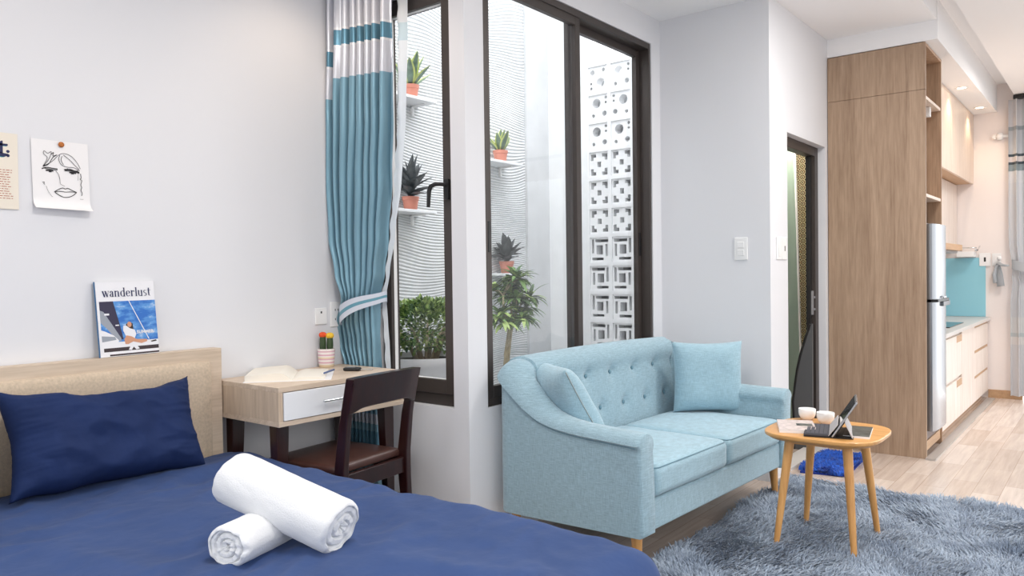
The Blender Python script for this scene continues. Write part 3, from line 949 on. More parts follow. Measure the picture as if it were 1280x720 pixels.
ink([(.16, .585), (.24, .61), (.34, .605), (.42, .60)], .003); ink([(.18, .60), (.30, .59), (.42, .585), (.42, .61)], .002)
ink([(.23, .568), (.28, .572), (.36, .568)], .005); ink([(.28, .557), (.33, .557)], .005)
ink([(.55, .60), (.66, .61), (.74, .59), (.82, .58)], .004); ink([(.56, .585), (.68, .59), (.82, .565)], .0035); ink([(.60, .615), (.74, .595), (.80, .60)], .003)
ink([(.64, .565), (.69, .57), (.76, .56)], .005); ink([(.67, .553), (.72, .553)], .005)
ink([(.40, .575), (.45, .52), (.47, .45), (.48, .39), (.55, .365)], .0012)
ink([(.37, .275), (.44, .31), (.51, .335), (.56, .325), (.61, .335), (.68, .31), (.76, .285)], .0024)
ink([(.37, .275), (.47, .285), (.56, .28), (.66, .288), (.76, .285)], .0022)
ink([(.37, .275), (.44, .235), (.53, .205), (.62, .21), (.70, .24), (.76, .285)], .0024)
ink([(.17, .40), (.20, .40), (.19, .38), (.21, .37)], .0018); ink([(.23, .35), (.26, .28), (.31, .22), (.34, .20)], .0009)
ink([(.84, .56), (.85, .50), (.83, .48), (.86, .46), (.84, .40), (.855, .36), (.84, .32), (.86, .28), (.85, .24)], .002); ink([(.80, .55), (.79, .46)], .0008); ink([(.82, .19), (.88, .19)], .001)
b.build('ink_lines', M['ink'], dw, fix=False)
b = MB().lathe([(.0, .004), (.006, .0045), (.0095, .003), (.010, 0)], n=20, cap=(False, False))
xform(b, frame_of((1.165, 2.967, 1.682), (1, 0, 0), (0, 0, 1), (0, -1, 0))).build('pin', M['brass'], dw, smooth=60)

ps = thing('poster', 'cream poster with a large blue letter pinned at the left of the face drawing', 'poster', (.91, 2.971, 1.44))
MB().box(.825, 1.027, 2.9695, 2.972, 1.443, 1.701).build('sheet', M['cream_paper'], ps)
b = MB(); fp = frame_of((.971, 2.9695, 1.619), (1, 0, 0), (0, 0, 1), (0, -1, 0))
tg = [[(-.007, .012), (.011, .012), (.011, .054), (.007, .054), (-.007, .044)], rect(-.030, .038, .026, .045)]
hk = Pen(); hk.arc(.010, .015, .017, .015, 180, 345, .018, .009); tg += hk.polys
tg += [circle(.026, .0195, .0052, 16), circle(.026, .0055, .0052, 16)]
for q in tg[:-2]: b.poly(on(fp, [(x - .003, y - .002) for x, y in q], .0004), 1)
for q in tg: b.poly(on(fp, q, .0008), 0)
b.build('large_lettering', [M['ink_blue'], M['ink_teal']], ps, fix=False)
b = MB()
for k in range(13):
    zz = 1.574 - k * .0080; x = .862 + .012 * random.random()
    end = 1.010 - .012 * random.random()
    while x < end:
        l_ = random.uniform(.006, .018); b.add(*[(lambda a, c: ([(a, 2.9691, zz), (c, 2.9691, zz), (c, 2.9691, zz + .0024), (a, 2.9691, zz + .0024)], [(0, 1, 2, 3)]))(x, min(x + l_, end))][0]); x += l_ + .003
b.build('small_print', M['ink_rust'], ps, fix=False)

# ------------------------------------------------------------------ desk
dk = thing('desk', 'pale wood writing desk with a white drawer and dark tapered legs', 'desk', (2.09, 2.80, 0))
DX0, DX1, DY0, DY1, DZ0, DZ1 = 1.742, 2.400, 2.527, 2.965, .622, .775
bd = MB().box(DX0, DX1, DY0, DY1, DZ1 - .02, DZ1).box(DX0, DX1, DY0, DY1, DZ0, DZ0 + .02)
bd.build('desk_top_and_base', M['ash'], dk, bevel=.0015)
sd = MB().box(DX0, DX0 + .02, DY0 + .0005, DY1, DZ0 + .02, DZ1 - .02).box(DX1 - .02, DX1, DY0 + .0005, DY1, DZ0 + .02, DZ1 - .02).box(2.218, 2.232, DY0 + .01, DY1, DZ0 + .02, DZ1 - .02).box(DX0 + .02, DX1 - .02, DY1 - .012, DY1, DZ0 + .02, DZ1 - .02)
sd.build('desk_side', M['ash_z'], dk, bevel=.001)
dwr = box(DX0 + .023, 2.217, DY0 - .004, DY0 + .014, DZ0 + .022, DZ1 - .023).build('drawer', M['white'], dk, bevel=.0015)
b = MB().tube([(1.935, DY0 - .026, .700), (2.055, DY0 - .026, .700)], .0045, 10)
for x in (1.955, 2.035): b.tube([(x, DY0 - .004, .700), (x, DY0 - .026, .700)], .0035, 8)
b.build('drawer_handle', M['chrome'], dwr, smooth=40)
for (x, y, sx, sy) in ((1.79, 2.595, -1, -1), (2.345, 2.595, 1, -1), (1.79, 2.90, -1, 1), (2.345, 2.90, 1, 1)):
    MB().bar((x + sx * .01, y + sy * .01, 0), (x, y, DZ0), .032, .032, .058, .05).build('leg', M['mahog'], dk, bevel=.003)

# things on the desk
bk = thing('open_book', 'thick open book lying face up on the desk', 'book', (1.985, 2.755, DZ1), R(49))
def bfr(p): return bk_m @ Vector(p)
bk_m = ROOTM[bk.name]
# local x along the spine, y to the left page
def page(sgn, wd, th, name, m):
    def fn(u, v):
        y = sgn * v * wd
        z = .004 + th * (math.sin(min(1, v * 3.2) * PI / 2) * (1 - .35 * v))
        return bk_m @ Vector(((u - .5) * .29, y, z))
    mb = MB().grid(fn, 4, 24)
    top = len(mb.v)
    mb.v += [tuple(bk_m @ Vector(((i / 4 - .5) * .29, sgn * j / 24 * wd, .003))) for j in range(25) for i in range(5)]
    for j in range(24):
        mb.f.append((j * 5, (j + 1) * 5, top + (j + 1) * 5, top + j * 5)); mb.f.append((j * 5 + 4, top + j * 5 + 4, top + (j + 1) * 5 + 4, (j + 1) * 5 + 4)); mb.mi += [0, 0]
    mb.f.append((24 * 5, 24 * 5 + 1, 24 * 5 + 2, 24 * 5 + 3, 24 * 5 + 4, top + 124, top + 123, top + 122, top + 121, top + 120)); mb.mi.append(0)
    return mb.build(name, m, bk, smooth=50)
page(1, .185, .034, 'left_pages', M['page']); page(-1, .13, .012, 'right_pages', M['page'])
b = MB(); b.add([bk_m @ Vector(p) for p in ((-.15, -.155, 0), (.15, -.155, 0), (.15, .19, 0), (-.15, .19, 0), (-.15, -.155, .003), (.15, -.155, .003), (.15, .19, .003), (-.15, .19, .003))],
      [(3, 2, 1, 0), (4, 5, 6, 7), (0, 1, 5, 4), (1, 2, 6, 5), (2, 3, 7, 6), (3, 0, 4, 7)])
b.build('cover', M['paper'], bk)
pn = MB().tube([(2.02, 2.605, .7965), (2.13, 2.68, .7945)], .0042, 10).tube([(2.012, 2.5995, .7965), (2.02, 2.605, .7965)], [.001, .0042], 10)
tag(pn.build('pen', mat('pen_blue', (84, 104, 150), .35), smooth=50), 'slim blue pen lying at the edge of the open book', 'pen')

ky = thing('car_key', 'black remote car key lying near the back of the desk', 'key', (2.25, 2.70, DZ1))
ky.scale = (1.25, 1.25, 1.25)
rounded_box(-.032, .030, -.014, .014, 0, .013, .006, n=8).build('remote', M['black'], ky, smooth=180, local=True)
MB().box(-.02, .012, -.009, .009, .0125, .0145).build('button_pad', M['grey_plastic'], ky, bevel=.001, local=True)
MB().box(.030, .075, -.004, .004, .004, .0065).build('key_blade', M['chrome'], ky, local=True)
ky.rotation_euler = (0, 0, R(-58))

ct = thing('potted_cactus', 'two grafted cacti with red and yellow tops in a pink striped pot', 'cactus', (2.283, 2.926, DZ1))
def striped():
    m, nt, b_ = nodes_of('striped_pot')
    sp = nt.nodes.new('ShaderNodeSeparateXYZ'); nt.links.new(coords(nt, (1, 1, 11.5)), sp.inputs[0])
    P_, W_, Y_ = S(222, 178, 192), S(240, 232, 230), S(232, 214, 182)
    nt.links.new(ramp(nt, sp.outputs['Z'], [(0, Y_), (.14, W_), (.22, P_), (.30, W_), (.40, P_), (.47, Y_), (.55, W_), (.62, P_), (.70, W_), (.82, P_), (.88, W_)], True), b_.inputs['Base Color'])
    b_.inputs['Roughness'].default_value = .4
    return m
b = MB().lathe([(.030, 0), (.034, .004), (.037, .03), (.040, .078), (.0405, .086), (.037, .086), (.035, .07)], n=30, cap=(True, False))
b.build('pot', striped(), ct, smooth=50, local=True)
MB().lathe([(.0, .076), (.036, .074)], n=24, cap=(False, False)).build('soil', M['soil'], ct, local=True)
for (dx, dy, h_, m_, r_) in ((-.011, .010, .068, 'red', .016), (.012, -.013, .064, 'yel', .017)):
    b = MB()
    def stem_fn(u, v, dx=dx, dy=dy, h_=h_):
        a = 2 * PI * u; rr_ = .0115 + .002 * abs(math.sin(4 * a)) + .002 * math.sin(PI * v)
        return (dx + rr_ * math.cos(a), dy + rr_ * math.sin(a), .075 + v * h_)
    b.grid(stem_fn, 32, 8, closeu=True)
    st = b.build('cactus_stem', M['cact'], ct, smooth=180, local=True)
    b = MB()
    def ball(u, v, dx=dx, dy=dy, h_=h_, r_=r_):
        a = 2 * PI * u; e = PI * (v - .5)
        k = r_ * (1 + .16 * abs(math.sin(5 * a)) * math.cos(e))
        return (dx + k * math.cos(a) * math.cos(e), dy + k * math.sin(a) * math.cos(e), .075 + h_ + .007 + k * .85 * math.sin(e))
    b.grid(ball, 40, 14, closeu=True)
    b.build('cactus_top', M[m_], ct, smooth=180, local=True)

# outlet plates on the headboard wall
def plate_thing(name, label, cat, x0, x1, z0, z1, plane, axis, slots, group=None, rockers=()):
    # plane: coordinate of the wall face; axis 'y' (faces -y) or 'x' (faces -x)
    def bx(a0, a1, d0, d1, c0, c1):
        return box(a0, a1, plane - d1, plane - d0, c0, c1) if axis == 'y' else box(plane - d1, plane - d0, a0, a1, c0, c1)
    c = ((x0 + x1) / 2, plane, (z0 + z1) / 2) if axis == 'y' else (plane, (x0 + x1) / 2, (z0 + z1) / 2)
    t_ = thing(name, label, cat, c, 0, group)
    bx(x0, x1, 0, .007, z0, z1).build('face_plate', M['white_plastic'], t_, bevel=.003)
    for (u0, u1, v0, v1) in rockers:
        bx(x0 + (x1 - x0) * u0, x0 + (x1 - x0) * u1, .007, .0105, z0 + (z1 - z0) * v0, z0 + (z1 - z0) * v1).build('rocker', M['white_plastic'], t_, bevel=.0015)
    for (u, v, su, sv) in slots:
        xx, zz = x0 + (x1 - x0) * u, z0 + (z1 - z0) * v
        bx(xx - su / 2, xx + su / 2, .0068, .0076, zz - sv / 2, zz + sv / 2).build('slot', M['black'], t_)
    return t_
plate_thing('wall_socket', 'small white wall socket with a single dark hole above the cactus', 'socket', 2.257, 2.325, .972, 1.050, YH, 'y', [(.5, .74, .008, .010)])
plate_thing('wall_socket', 'white double wall socket half hidden behind the curtain tieback', 'socket', 2.346, 2.418, .957, 1.076, YH, 'y',
            [(.38, .68, .004, .010), (.62, .68, .004, .010), (.38, .30, .004, .010), (.62, .30, .004, .010)])

# ------------------------------------------------------------------ chair
ch = thing('desk_chair', 'dark mahogany chair with a brown leatherette seat pushed under the desk', 'chair', (2.085, 2.375, 0), R(7))
cw, cd = .188, .40
for s in (-1, 1):
    b = MB(); pts = [(s * cw, -.045, 0), (s * cw, -.012, .18), (s * cw, 0, .36), (s * cw, 0, .46), (s * cw, -.02, .62), (s * cw * 1.0, -.058, .795)]
    vs = []; prof = [(.026, .034), (.03, .042), (.032, .05), (.032, .05), (.03, .044), (.026, .032)]
    P_ = []
    for i in range(len(pts) - 1):
        for k in range(5):
            t_ = k / 5
            P_.append((Vector(pts[i]).lerp(Vector(pts[i + 1]), t_), prof[i][0] + (prof[i + 1][0] - prof[i][0]) * t_, prof[i][1] + (prof[i + 1][1] - prof[i][1]) * t_))
    P_.append((Vector(pts[-1]), *prof[-1]))
    for (p, wx, wy) in P_:
        vs += [(p.x - wx / 2, p.y - wy / 2, p.z), (p.x + wx / 2, p.y - wy / 2, p.z), (p.x + wx / 2, p.y + wy / 2, p.z), (p.x - wx / 2, p.y + wy / 2, p.z)]
    fs = [(0, 3, 2, 1)] + [(4 * i + k, 4 * i + (k + 1) % 4, 4 * i + 4 + (k + 1) % 4, 4 * i + 4 + k) for i in range(len(P_) - 1) for k in range(4)] + [tuple(4 * (len(P_) - 1) + k for k in range(4))]
    b.add(vs, fs).build('rear_leg', M['mahog'], ch, bevel=.006, local=True)
    MB().bar((s * (cw + .004), cd - .025, 0), (s * (cw + .004), cd - .025, .43), .026, .026, .04, .04).build('front_leg', M['mahog'], ch, bevel=.004, local=True)
    MB().box(s * cw - .011, s * cw + .011, .01, cd - .03, .20, .232).build('side_stretcher', M['mahog'], ch, bevel=.003, local=True)
    MB().box(s * cw - .013, s * cw + .013, .01, cd - .03, .375, .43).build('seat_rail', M['mahog'], ch, bevel=.003, local=True)
MB().box(-cw, cw, cd - .038, cd - .012, .375, .43).build('seat_rail', M['mahog'], ch, bevel=.003, local=True)
MB().box(-cw, cw, -.012, .012, .365, .43).build('seat_rail', M['mahog'], ch, bevel=.003, local=True)
MB().box(-cw, cw, .17, .195, .205, .228).build('cross_stretcher', M['mahog'], ch, bevel=.003, local=True)
rounded_box(-cw - .012, cw + .012, .015, cd + .005, .428, .462, .014, crown=.012, n=12).build('seat', M['leather'], ch, smooth=180, local=True)
def rail(u, v):
    # curved top rail with an arched lower edge, closed loop section
    x = (u * 2 - 1) * (cw + .0135)
    bow = -.012 * (1 - (x / cw) ** 2)
    lo = .672 + .020 * max(0, 1 - (x / (cw - .012)) ** 6); hi = .812 + .004 * (1 - (x / cw) ** 2)
    q = v % 1
    k = int(q * 4) if q < 1 else 0; t_ = q * 4 - k
    zz = [hi, hi, lo, lo][k] + ([hi, lo, lo, hi][k] - [hi, hi, lo, lo][k]) * t_
    th = [-.024, .020, .020, -.024][k] + ([.020, .020, -.024, -.024][k] - [-.024, .020, .020, -.024][k]) * t_
    yb = -.02 - .04 * (zz - .62) / .18
    return (x, yb + bow + th, zz)
mb = MB().grid(rail, 24, 16)
nn = 25
mb.f.append(tuple(j * nn for j in range(16))); mb.f.append(tuple(j * nn + 24 for j in range(16))); mb.mi += [0, 0]
o = mb.build('backrest', M['mahog'], ch, smooth=50, local=True)
md = o.modifiers.new('Bevel', 'BEVEL'); md.width = .005; md.segments = 2; md.limit_method = 'ANGLE'; md.angle_limit = R(50)

# ------------------------------------------------------------------ curtain by the narrow window
def interp(tab, z):
    if z >= tab[0][0]: return tab[0][1:]
    for a, b_ in zip(tab, tab[1:]):
        if z >= b_[0]:
            t_ = (z - b_[0]) / (a[0] - b_[0]); t_ = t_ * t_ * (3 - 2 * t_)
            return [q + (p - q) * t_ for p, q in zip(a[1:], b_[1:])]
    return tab[-1][1:]
CT = [(2.70, 3.02, 2.59, .040), (2.35, 3.03, 2.60, .040), (1.95, 3.052, 2.615, .038), (1.64, 3.062, 2.64, .036), (1.38, 3.05, 2.672, .032), (1.22, 3.01, 2.70, .030),
      (1.09, 2.955, 2.728, .028), (.98, 2.995, 2.722, .03), (.87, 2.978, 2.715, .032), (.77, 2.94, 2.712, .033), (.5, 2.93, 2.70, .035), (.05, 2.94, 2.69, .036)]
XC = 2.445
def xcf(u, z):
    k = min(1, max(0, (z - .85) / .35)); k = k * k * (3 - 2 * k)
    return 2.445 - .078 * k * (1 - u)
def cur(u, v):
    z = 2.72 - v * 2.66
    yl, yr, am = interp(CT, z)
    ph = 2 * PI * 8.0 * (u + .012 * math.sin(3 * z + u * 9)) 
    sh = math.sin(ph) + .55 * math.sin(2 * ph + 1.3 + .6 * z) + .35 * math.sin(.5 * ph + 1.7 * z) + .22 * math.sin(3.1 * ph + z * 2)
    y = yl + (yr - yl) * (u + .022 * math.sin(ph * 1.0 + .8))
    xc = xcf(u, z)
    y *= xc / 2.425
    x = xc - .004 + am * (1.0 if u > .1 else 1.0 * u / .1) * math.tanh(1.6 * sh)
    if z < 1.2: x += .012 * math.exp(-((z - 1.06) / .10) ** 2) * (1 - (2 * u - 1) ** 2) * -1
    x = min(x, 2.497)
    if u < .14: x -= .018 * (1 - u / .14)
    return (x, y, z)
def cuv(u, v):
    z = 2.72 - v * 2.66
    return (u, (z + (.095 if u < .125 else 0) - .0 * u) / 3.0)
ct = thing('curtain', 'teal satin curtain with pearl bands tied back beside the narrow window', 'curtain', (XC, 2.82, 0))
MB().grid(cur, 200, 130, uvfn=cuv).build('curtain_cloth', M['curtain'], ct, smooth=180, fix=False)
def lining(u, v):
    z = 2.72 - v * 2.66
    yl, yr, am = interp(CT, z)
    wd = max(.006, min(.044, .044 * (z - 1.10) / .6)) if z > 1.10 else .006
    y = yr + .016 - u * (wd + .016)
    x = XC + .034 + .006 * math.sin(u * 5 + z * 4) - .03 * u * (1 - u) + .004 * math.sin(z * 60) * (1 - u)
    return (min(x, 2.497), y, z)
MB().grid(lining, 10, 160, uvfn=cuv).build('curtain_lining', M['lining'], ct, smooth=180, fix=False)
def tie(u, v):
    a = 2 * PI * u
    y = 2.818 + .128 * math.cos(a); x = 2.418 + .070 * math.sin(a) - .02 * math.cos(a)
    zc = 1.056 - .36 * (y - 2.818)
    hgt = .034 + .010 * math.cos(a)
    return (x, y, zc + (v - .5) * 2 * hgt + .004 * math.sin(3 * a))
tb = MB().grid(tie, 48, 8, closeu=True)
tb.mi = [1 if 3 <= (i // 48) <= 4 and (i % 48) < 60 else 0 for i in range(len(tb.f))]
tb.build('tieback', [M['tie'], mat('tieback_teal', (96, 150, 168), .4)], ct, smooth=180)
# hanging rail above
rl = MB().box(2.36, 2.49, 2.34, 2.97, 2.722, 2.738)
tag(rl.build('curtain_track', M['white'], bevel=.002), 'white ceiling track carrying the teal curtain', 'curtain track')
# ------------------------------------------------------------------ sofa
sf = thing('sofa', 'pale blue two seater sofa with buttoned back and wooden legs under the large window', 'sofa', (2.592, 1.45, 0), R(-2.6))
SW, SD, SR = 1.485, .742, .085
path = []                                   # outer point, inner point, backness
def lerp(a, b_, t_): return a + (b_ - a) * t_
AT, BT, IR = .105, .125, .035
for k in range(46):
    y = (SD - SR) * k / 45; yi = (SD - BT - IR) * k / 45
    path.append(((0, y), (AT, yi), 0))
for k in range(1, 20):
    a = PI - (PI / 2) * k / 20
    path.append(((SR + SR * math.cos(a), SD - SR + SR * math.sin(a)), (AT + IR + IR * math.cos(a), SD - BT - IR + IR * math.sin(a)), k / 20))
for k in range(121):
    q = k / 120
    path.append(((SR + (SW - 2 * SR) * q, SD), (AT + IR + (SW - 2 * AT - 2 * IR) * q, SD - BT), 1))
half = path[:65]
path += [((SW - o[0], o[1]), (SW - i_[0], i_[1]), bk) for o, i_, bk in reversed(half)]
HT = [(0, .579), (.30, .587), (.42, .602), (.52, .640), (.60, .710), (.68, .790), (.74, .826), (1, .826)]
def tab(T, x):
    if x <= T[0][0]: return T[0][1]
    for (a, p), (b_, q) in zip(T, T[1:]):
        if x <= b_:
            t_ = (x - a) / (b_ - a); return p + (q - p) * t_
    return T[-1][1]
def smooth_tab(T, x): return sum(tab(T, x + d) for d in (-.05, -.025, 0, .025, .05)) / 5
BUT = [(x, .696) for x in (.115, .325, .54, .75, .96, 1.17, 1.375)] + [(x, .530) for x in (.22, .432, .645, .855, 1.065, 1.27)]
NB = 0
def section(i):
    (ox, oy), (ix, iy), back = path[i]
    py = oy
    h = smooth_tab(HT, py)
    if back == 1: h = .826 + .012 * (1 - ((ox - SW / 2) / (SW / 2)) ** 2)
    T = math.hypot(ix - ox, iy - oy); ux, uy = (ix - ox) / T, (iy - oy) / T
    if back == 1: ux, uy, T = 0, -1, BT
    bot = .035 * back                                  # the back is thicker towards the seat
    drop = lerp(.050, .080, min(1, max(0, (h - .57) / .2)))
    oh = lerp(.014, .022, min(1, max(0, (h - .60) / .2))) * (1 - .6 * max(0, back - .5) * 2)
    zb = .175 - .028 * min(1, py / SD)
    flare = .018 * (1 - back) * max(0, 1 - py / .35)          # arms flare out towards the front
    P0 = (ox, oy) if back < 1 else (lerp(ox, ix, 0), oy)
    pts = []
    for k in range(14): pts.append((0 - flare * (k / 13) ** 2, .0 + zb + (h - drop - zb) * k / 13))
    n = 18
    for k in range(1, n):
        a = PI - PI * k / n
        pts.append((T / 2 + (T / 2 + (oh if math.cos(a) < 0 else .012)) * math.cos(a) - flare, h - drop + drop * math.sin(a)))
    for k in range(0, 26):
        q = k / 25
        pts.append((T + bot * q + (.012 if k == 0 else .006 if k == 1 else 0) - flare * (1 - q) ** 2, lerp(h - drop, .26, q)))
    pts.append((T + bot, zb))
    out = []
    for (d, z) in pts:
        f_ = min(1, max(0, d / T))
        x, y = (ox + ux * d, oy + uy * d) if back < 1 else (lerp(ox, ix, f_), oy - d)
        if back == 1 and d > T * .8 and z > .3:
            for (bx_, bz) in BUT:
                dd = math.hypot((x - bx_) , z - bz)
                y += .020 * math.exp(-(dd / .030) ** 2) + .006 * math.exp(-(dd / .09) ** 2)
            y -= .006
        out.append((x, y, z))
    return out
secs = [section(i) for i in range(len(path))]
def shrink(sec, dy, k):
    cx = sum(p[0] for p in sec) / len(sec); cz = sum(p[2] for p in sec) / len(sec)
    return [(cx + (p[0] - cx) * k[0], p[1] + dy, cz + (p[2] - cz) * k[1]) for p in sec]
pre = [shrink(secs[0], -.016, (.80, .965)), shrink(secs[0], -.013, (.92, .985)), shrink(secs[0], -.006, (.985, .998))]
post = [shrink(secs[-1], -.006, (.985, .998)), shrink(secs[-1], -.013, (.92, .985)), shrink(secs[-1], -.016, (.80, .965))]
secs_all = pre + secs + post
b = MB(); ns = len(secs_all[0]); vs = [p for s_ in secs_all for p in s_]; fs = []
for i in range(len(secs_all) - 1):
    for k in range(ns):
        fs.append((i * ns + k, i * ns + (k + 1) % ns, (i + 1) * ns + (k + 1) % ns, (i + 1) * ns + k))
fs.append(tuple(range(ns))); fs.append(tuple((len(secs_all) - 1) * ns + k for k in range(ns)))
b.add(vs, fs).build('frame', M['sofa'], sf, smooth=50, local=True)
# piping along the outer seam
b = MB(); b.tube([secs_all[i][13] for i in range(3, len(secs_all) - 3, 2)], .0042, 8)
b.build('piping', M['sofa_seam'], sf, smooth=180, local=True)
MB().box(.085, SW - .085, .004, .60, .175, .302).build('front_rail', M['sofa'], sf, bevel=.012, local=True)
MB().box(.05, SW - .05, .05, .66, .166, .176).build('underside_lining', M['under'], sf, local=True)
for (x0, x1, sd) in ((.112, .7615, 1), (.7645, 1.373, 2)):
    c_ = rounded_box(x0, x1, -.012, .575, .303, .433, .034, crown=.014, n=20, seed=sd, amp=.003).build('seat_cushion', M['cush'], sf, smooth=180, local=True)
    b = MB()
    for zz, yy in ((.423, -.004),):
        b.tube([(x0 + .004, .3, zz), (x0 + .006, .03, zz), (x0 + .012, .006, zz), (x0 + .034, yy, zz), (x1 - .034, yy, zz), (x1 - .012, .006, zz), (x1 - .006, .03, zz), (x1 - .004, .3, zz)], .003, 6)
    b.build('cushion_piping', M['sofa_seam'], c_, smooth=180, local=True)
def back_y(x, z):
    # inner face of the back at (x, z), before dimples
    h = .832; q = (h - .075 - z) / (h - .075 - .26)
    return SD - lerp(.125, .16, q)
for (bx_, bz) in BUT:
    b = MB().lathe([(.0, .006), (.006, .0055), (.0095, .003), (.011, 0), (.009, -.004)], n=16, cap=(False, False))
    xform(b, frame_of((bx_, back_y(bx_, bz) + .0135, bz), (1, 0, 0), (0, 0, 1), (0, -1, 0)))
    b.build('button', M['sofa_seam'], sf, smooth=180, local=True)
for (x, y, sx, sy) in ((.065, .05, -1, -1), (SW - .075, .05, 1, -1), (.075, SD - .06, 0, 1), (SW - .10, SD - .08, 1, 1)):
    MB().tube([(x + sx * (.018 if sy > 0 or sx > 0 else .0), y + sy * .004, .0), (x, y, .176)], [.014, .024], 14).build('leg', M['legwood'], sf, smooth=50, local=True)

def cushion(origin, ex, ey, w, h, t, label, seed):
    return place_pillow('throw_pillow', w, h, t, origin, ex, ey, M['cush'], label, 'cushion', 'throw pillows on the sofa', seed, .07, .005, 48)
c1 = cushion((2.822, 1.932, .622), (.50, .86, 0), (-.20, .06, .35), .385, .40, .15, 'pale blue throw pillow with a zipped edge leaning on the left sofa arm', 11)
c2 = cushion((3.925, 1.762, .628), (.62, -.785, 0), (.07, .05, 1), .385, .385, .14, 'square pale blue throw pillow standing upright in the right-hand corner of the sofa', 21)
# zip along the near edge of the leaning cushion
ex = Vector((.50, .86, 0)).normalized(); ey = Vector((-.20, .06, .35)); ey = (ey - ex * ey.dot(ex)).normalized()
pts = []
for k in range(25):
    bb = -.95 + 1.9 * k / 24
    x = -.385 / 2 * (1 - .07 * (1 - bb * bb)) - .001
    pts.append(Vector((2.822, 1.932, .622)) + ex * x + ey * (bb * .20))
z_ = MB().tube(pts, .0028, 6).build('zip', mat('zip_tape', (156, 168, 170), .6), None, smooth=180); z_.parent = c1

# ------------------------------------------------------------------ coffee table
TX, TY, TZ = 3.452, 1.0, .508
tb = thing('coffee_table', 'honey oak coffee table with a rounded square top and four splayed legs', 'table', (TX, TY, 0))
def squircle(a, z, n=96, e=3.5):
    a *= .975
    o_ = []
    for k in range(n):
        t_ = 2 * PI * k / n; c_, s_ = math.cos(t_), math.sin(t_)
        rr_ = a / (abs(c_) ** e + abs(s_) ** e) ** (1 / e)
        o_.append((TX + rr_ * c_, TY + rr_ * s_, z))
    return o_
rings = [squircle(.214, TZ - .030), squircle(.220, TZ - .0295), squircle(.2385, TZ - .017), squircle(.2415, TZ - .013), squircle(.2415, TZ - .003), squircle(.239, TZ - .0005), squircle(.236, TZ)]
b = MB(); n = 96
fs = [tuple(range(n - 1, -1, -1)), tuple(6 * n + k for k in range(n))] + [(i * n + k, i * n + (k + 1) % n, (i + 1) * n + (k + 1) % n, (i + 1) * n + k) for i in range(6) for k in range(n)]
b.add([p for r_ in rings for p in r_], fs).build('tabletop', M['table'], tb, smooth=40)
LEGS = [((3.272, 1.165), (3.315, 1.115)), ((3.285, .848), (3.325, .885)), ((3.655, 1.158), (3.595, 1.110)), ((3.650, .842), (3.597, .890))]
for (bx_, by_), (tx_, ty_) in LEGS:
    MB().tube([(bx_, by_, .004), (lerp(bx_, tx_, .5), lerp(by_, ty_, .5), .245), (tx_, ty_, TZ - .028)], [.0115, .0165, .0205], 18).build('leg', M['legwood'], tb, smooth=50)
b = MB()
for (p, q) in ((0, 1), (1, 3), (3, 2), (2, 0)):
    a_, c_ = Vector((*LEGS[p][1], TZ - .050)), Vector((*LEGS[q][1], TZ - .050))
    d_ = (c_ - a_).normalized(); nn = Vector((-d_.y, d_.x, 0)) * .009
    b.prism([a_ + nn, c_ + nn, c_ - nn, a_ - nn], (0, 0, .021))
b.build('apron', M['table'], tb, bevel=.002)

for (x, y, lb) in ((3.625, 1.140, 'white porcelain cup on the coffee table, the one further left and behind'), (3.575, 1.043, 'white porcelain cup on the coffee table, the one nearer the tablet')):
    cp = thing('cup', lb, 'cup', (x, y, TZ), 0, 'cups on the coffee table')
    prof = [(.0, .004), (.018, .0), (.020, .0), (.022, .003), (.031, .011), (.036, .022), (.0378, .034), (.038, .050), (.0372, .0512), (.0358, .049), (.0352, .034), (.032, .018), (.024, .009), (.0, .007)]
    MB().lathe(prof, n=36, cap=(False, False)).build('bowl', M['porcelain'], cp, smooth=60, local=True)

def small_mag(name, label, cx, cy, rz, w, d, th, mats, z=TZ, prints=()):
    t_ = thing(name, label, 'magazine', (cx, cy, z), rz, 'magazines on the coffee table')
    def wavy(u, v):
        return ((u - .5) * w, (v - .5) * d, th + .003 * math.sin(u * PI))
    b_ = MB().grid(wavy, 10, 4); m_ = len(b_.v)
    b_.box(-w / 2, w / 2, -d / 2, d / 2, 0, th)
    b_.build('pages', mats[0], t_, smooth=30, local=True)
    b_ = MB()
    for (u0, u1, v0, v1, mi) in prints:
        b_.grid(lambda u, v: ((u0 + (u1 - u0) * u - .5) * w, (v0 + (v1 - v0) * v - .5) * d, th + .0006 + .00005 * mi + .003 * math.sin((u0 + (u1 - u0) * u) * PI)), 8, 2, mi)
    b_.build('printed_cover', mats, t_, fix=False, local=True)
    return t_
CV = [M['paper'], mat('print_grey_photo', (96, 92, 90), .4, var=.5, vscale=40), mat('print_pale_photo', (214, 200, 196), .4, var=.2, vscale=50), mat('print_dark_photo', (84, 90, 88), .35, var=.6, vscale=45), M['ink']]
small_mag('magazine', 'pale glossy magazine on the coffee table left of the tablet', 3.405, 1.118, R(22), .235, .15, .013, CV,
          prints=((0, 1, 0, 1, 2), (.02, .30, .45, .97, 1), (.36, .60, .06, .5, 3), (.66, .97, .3, .9, 1)))
small_mag('magazine', 'dark covered magazine on the coffee table right of the tablet', 3.445, .872, R(10), .225, .10, .008, CV,
          prints=((0, 1, 0, 1, 3), (.08, .5, .1, .45, 1), (.6, .9, .3, .6, 2)))

# tablet in a folding keyboard case
rz = R(15)
tp = thing('tablet', 'tablet propped up in a dark folding keyboard case on the coffee table', 'tablet', (3.243, 1.035, TZ + .0135), rz)
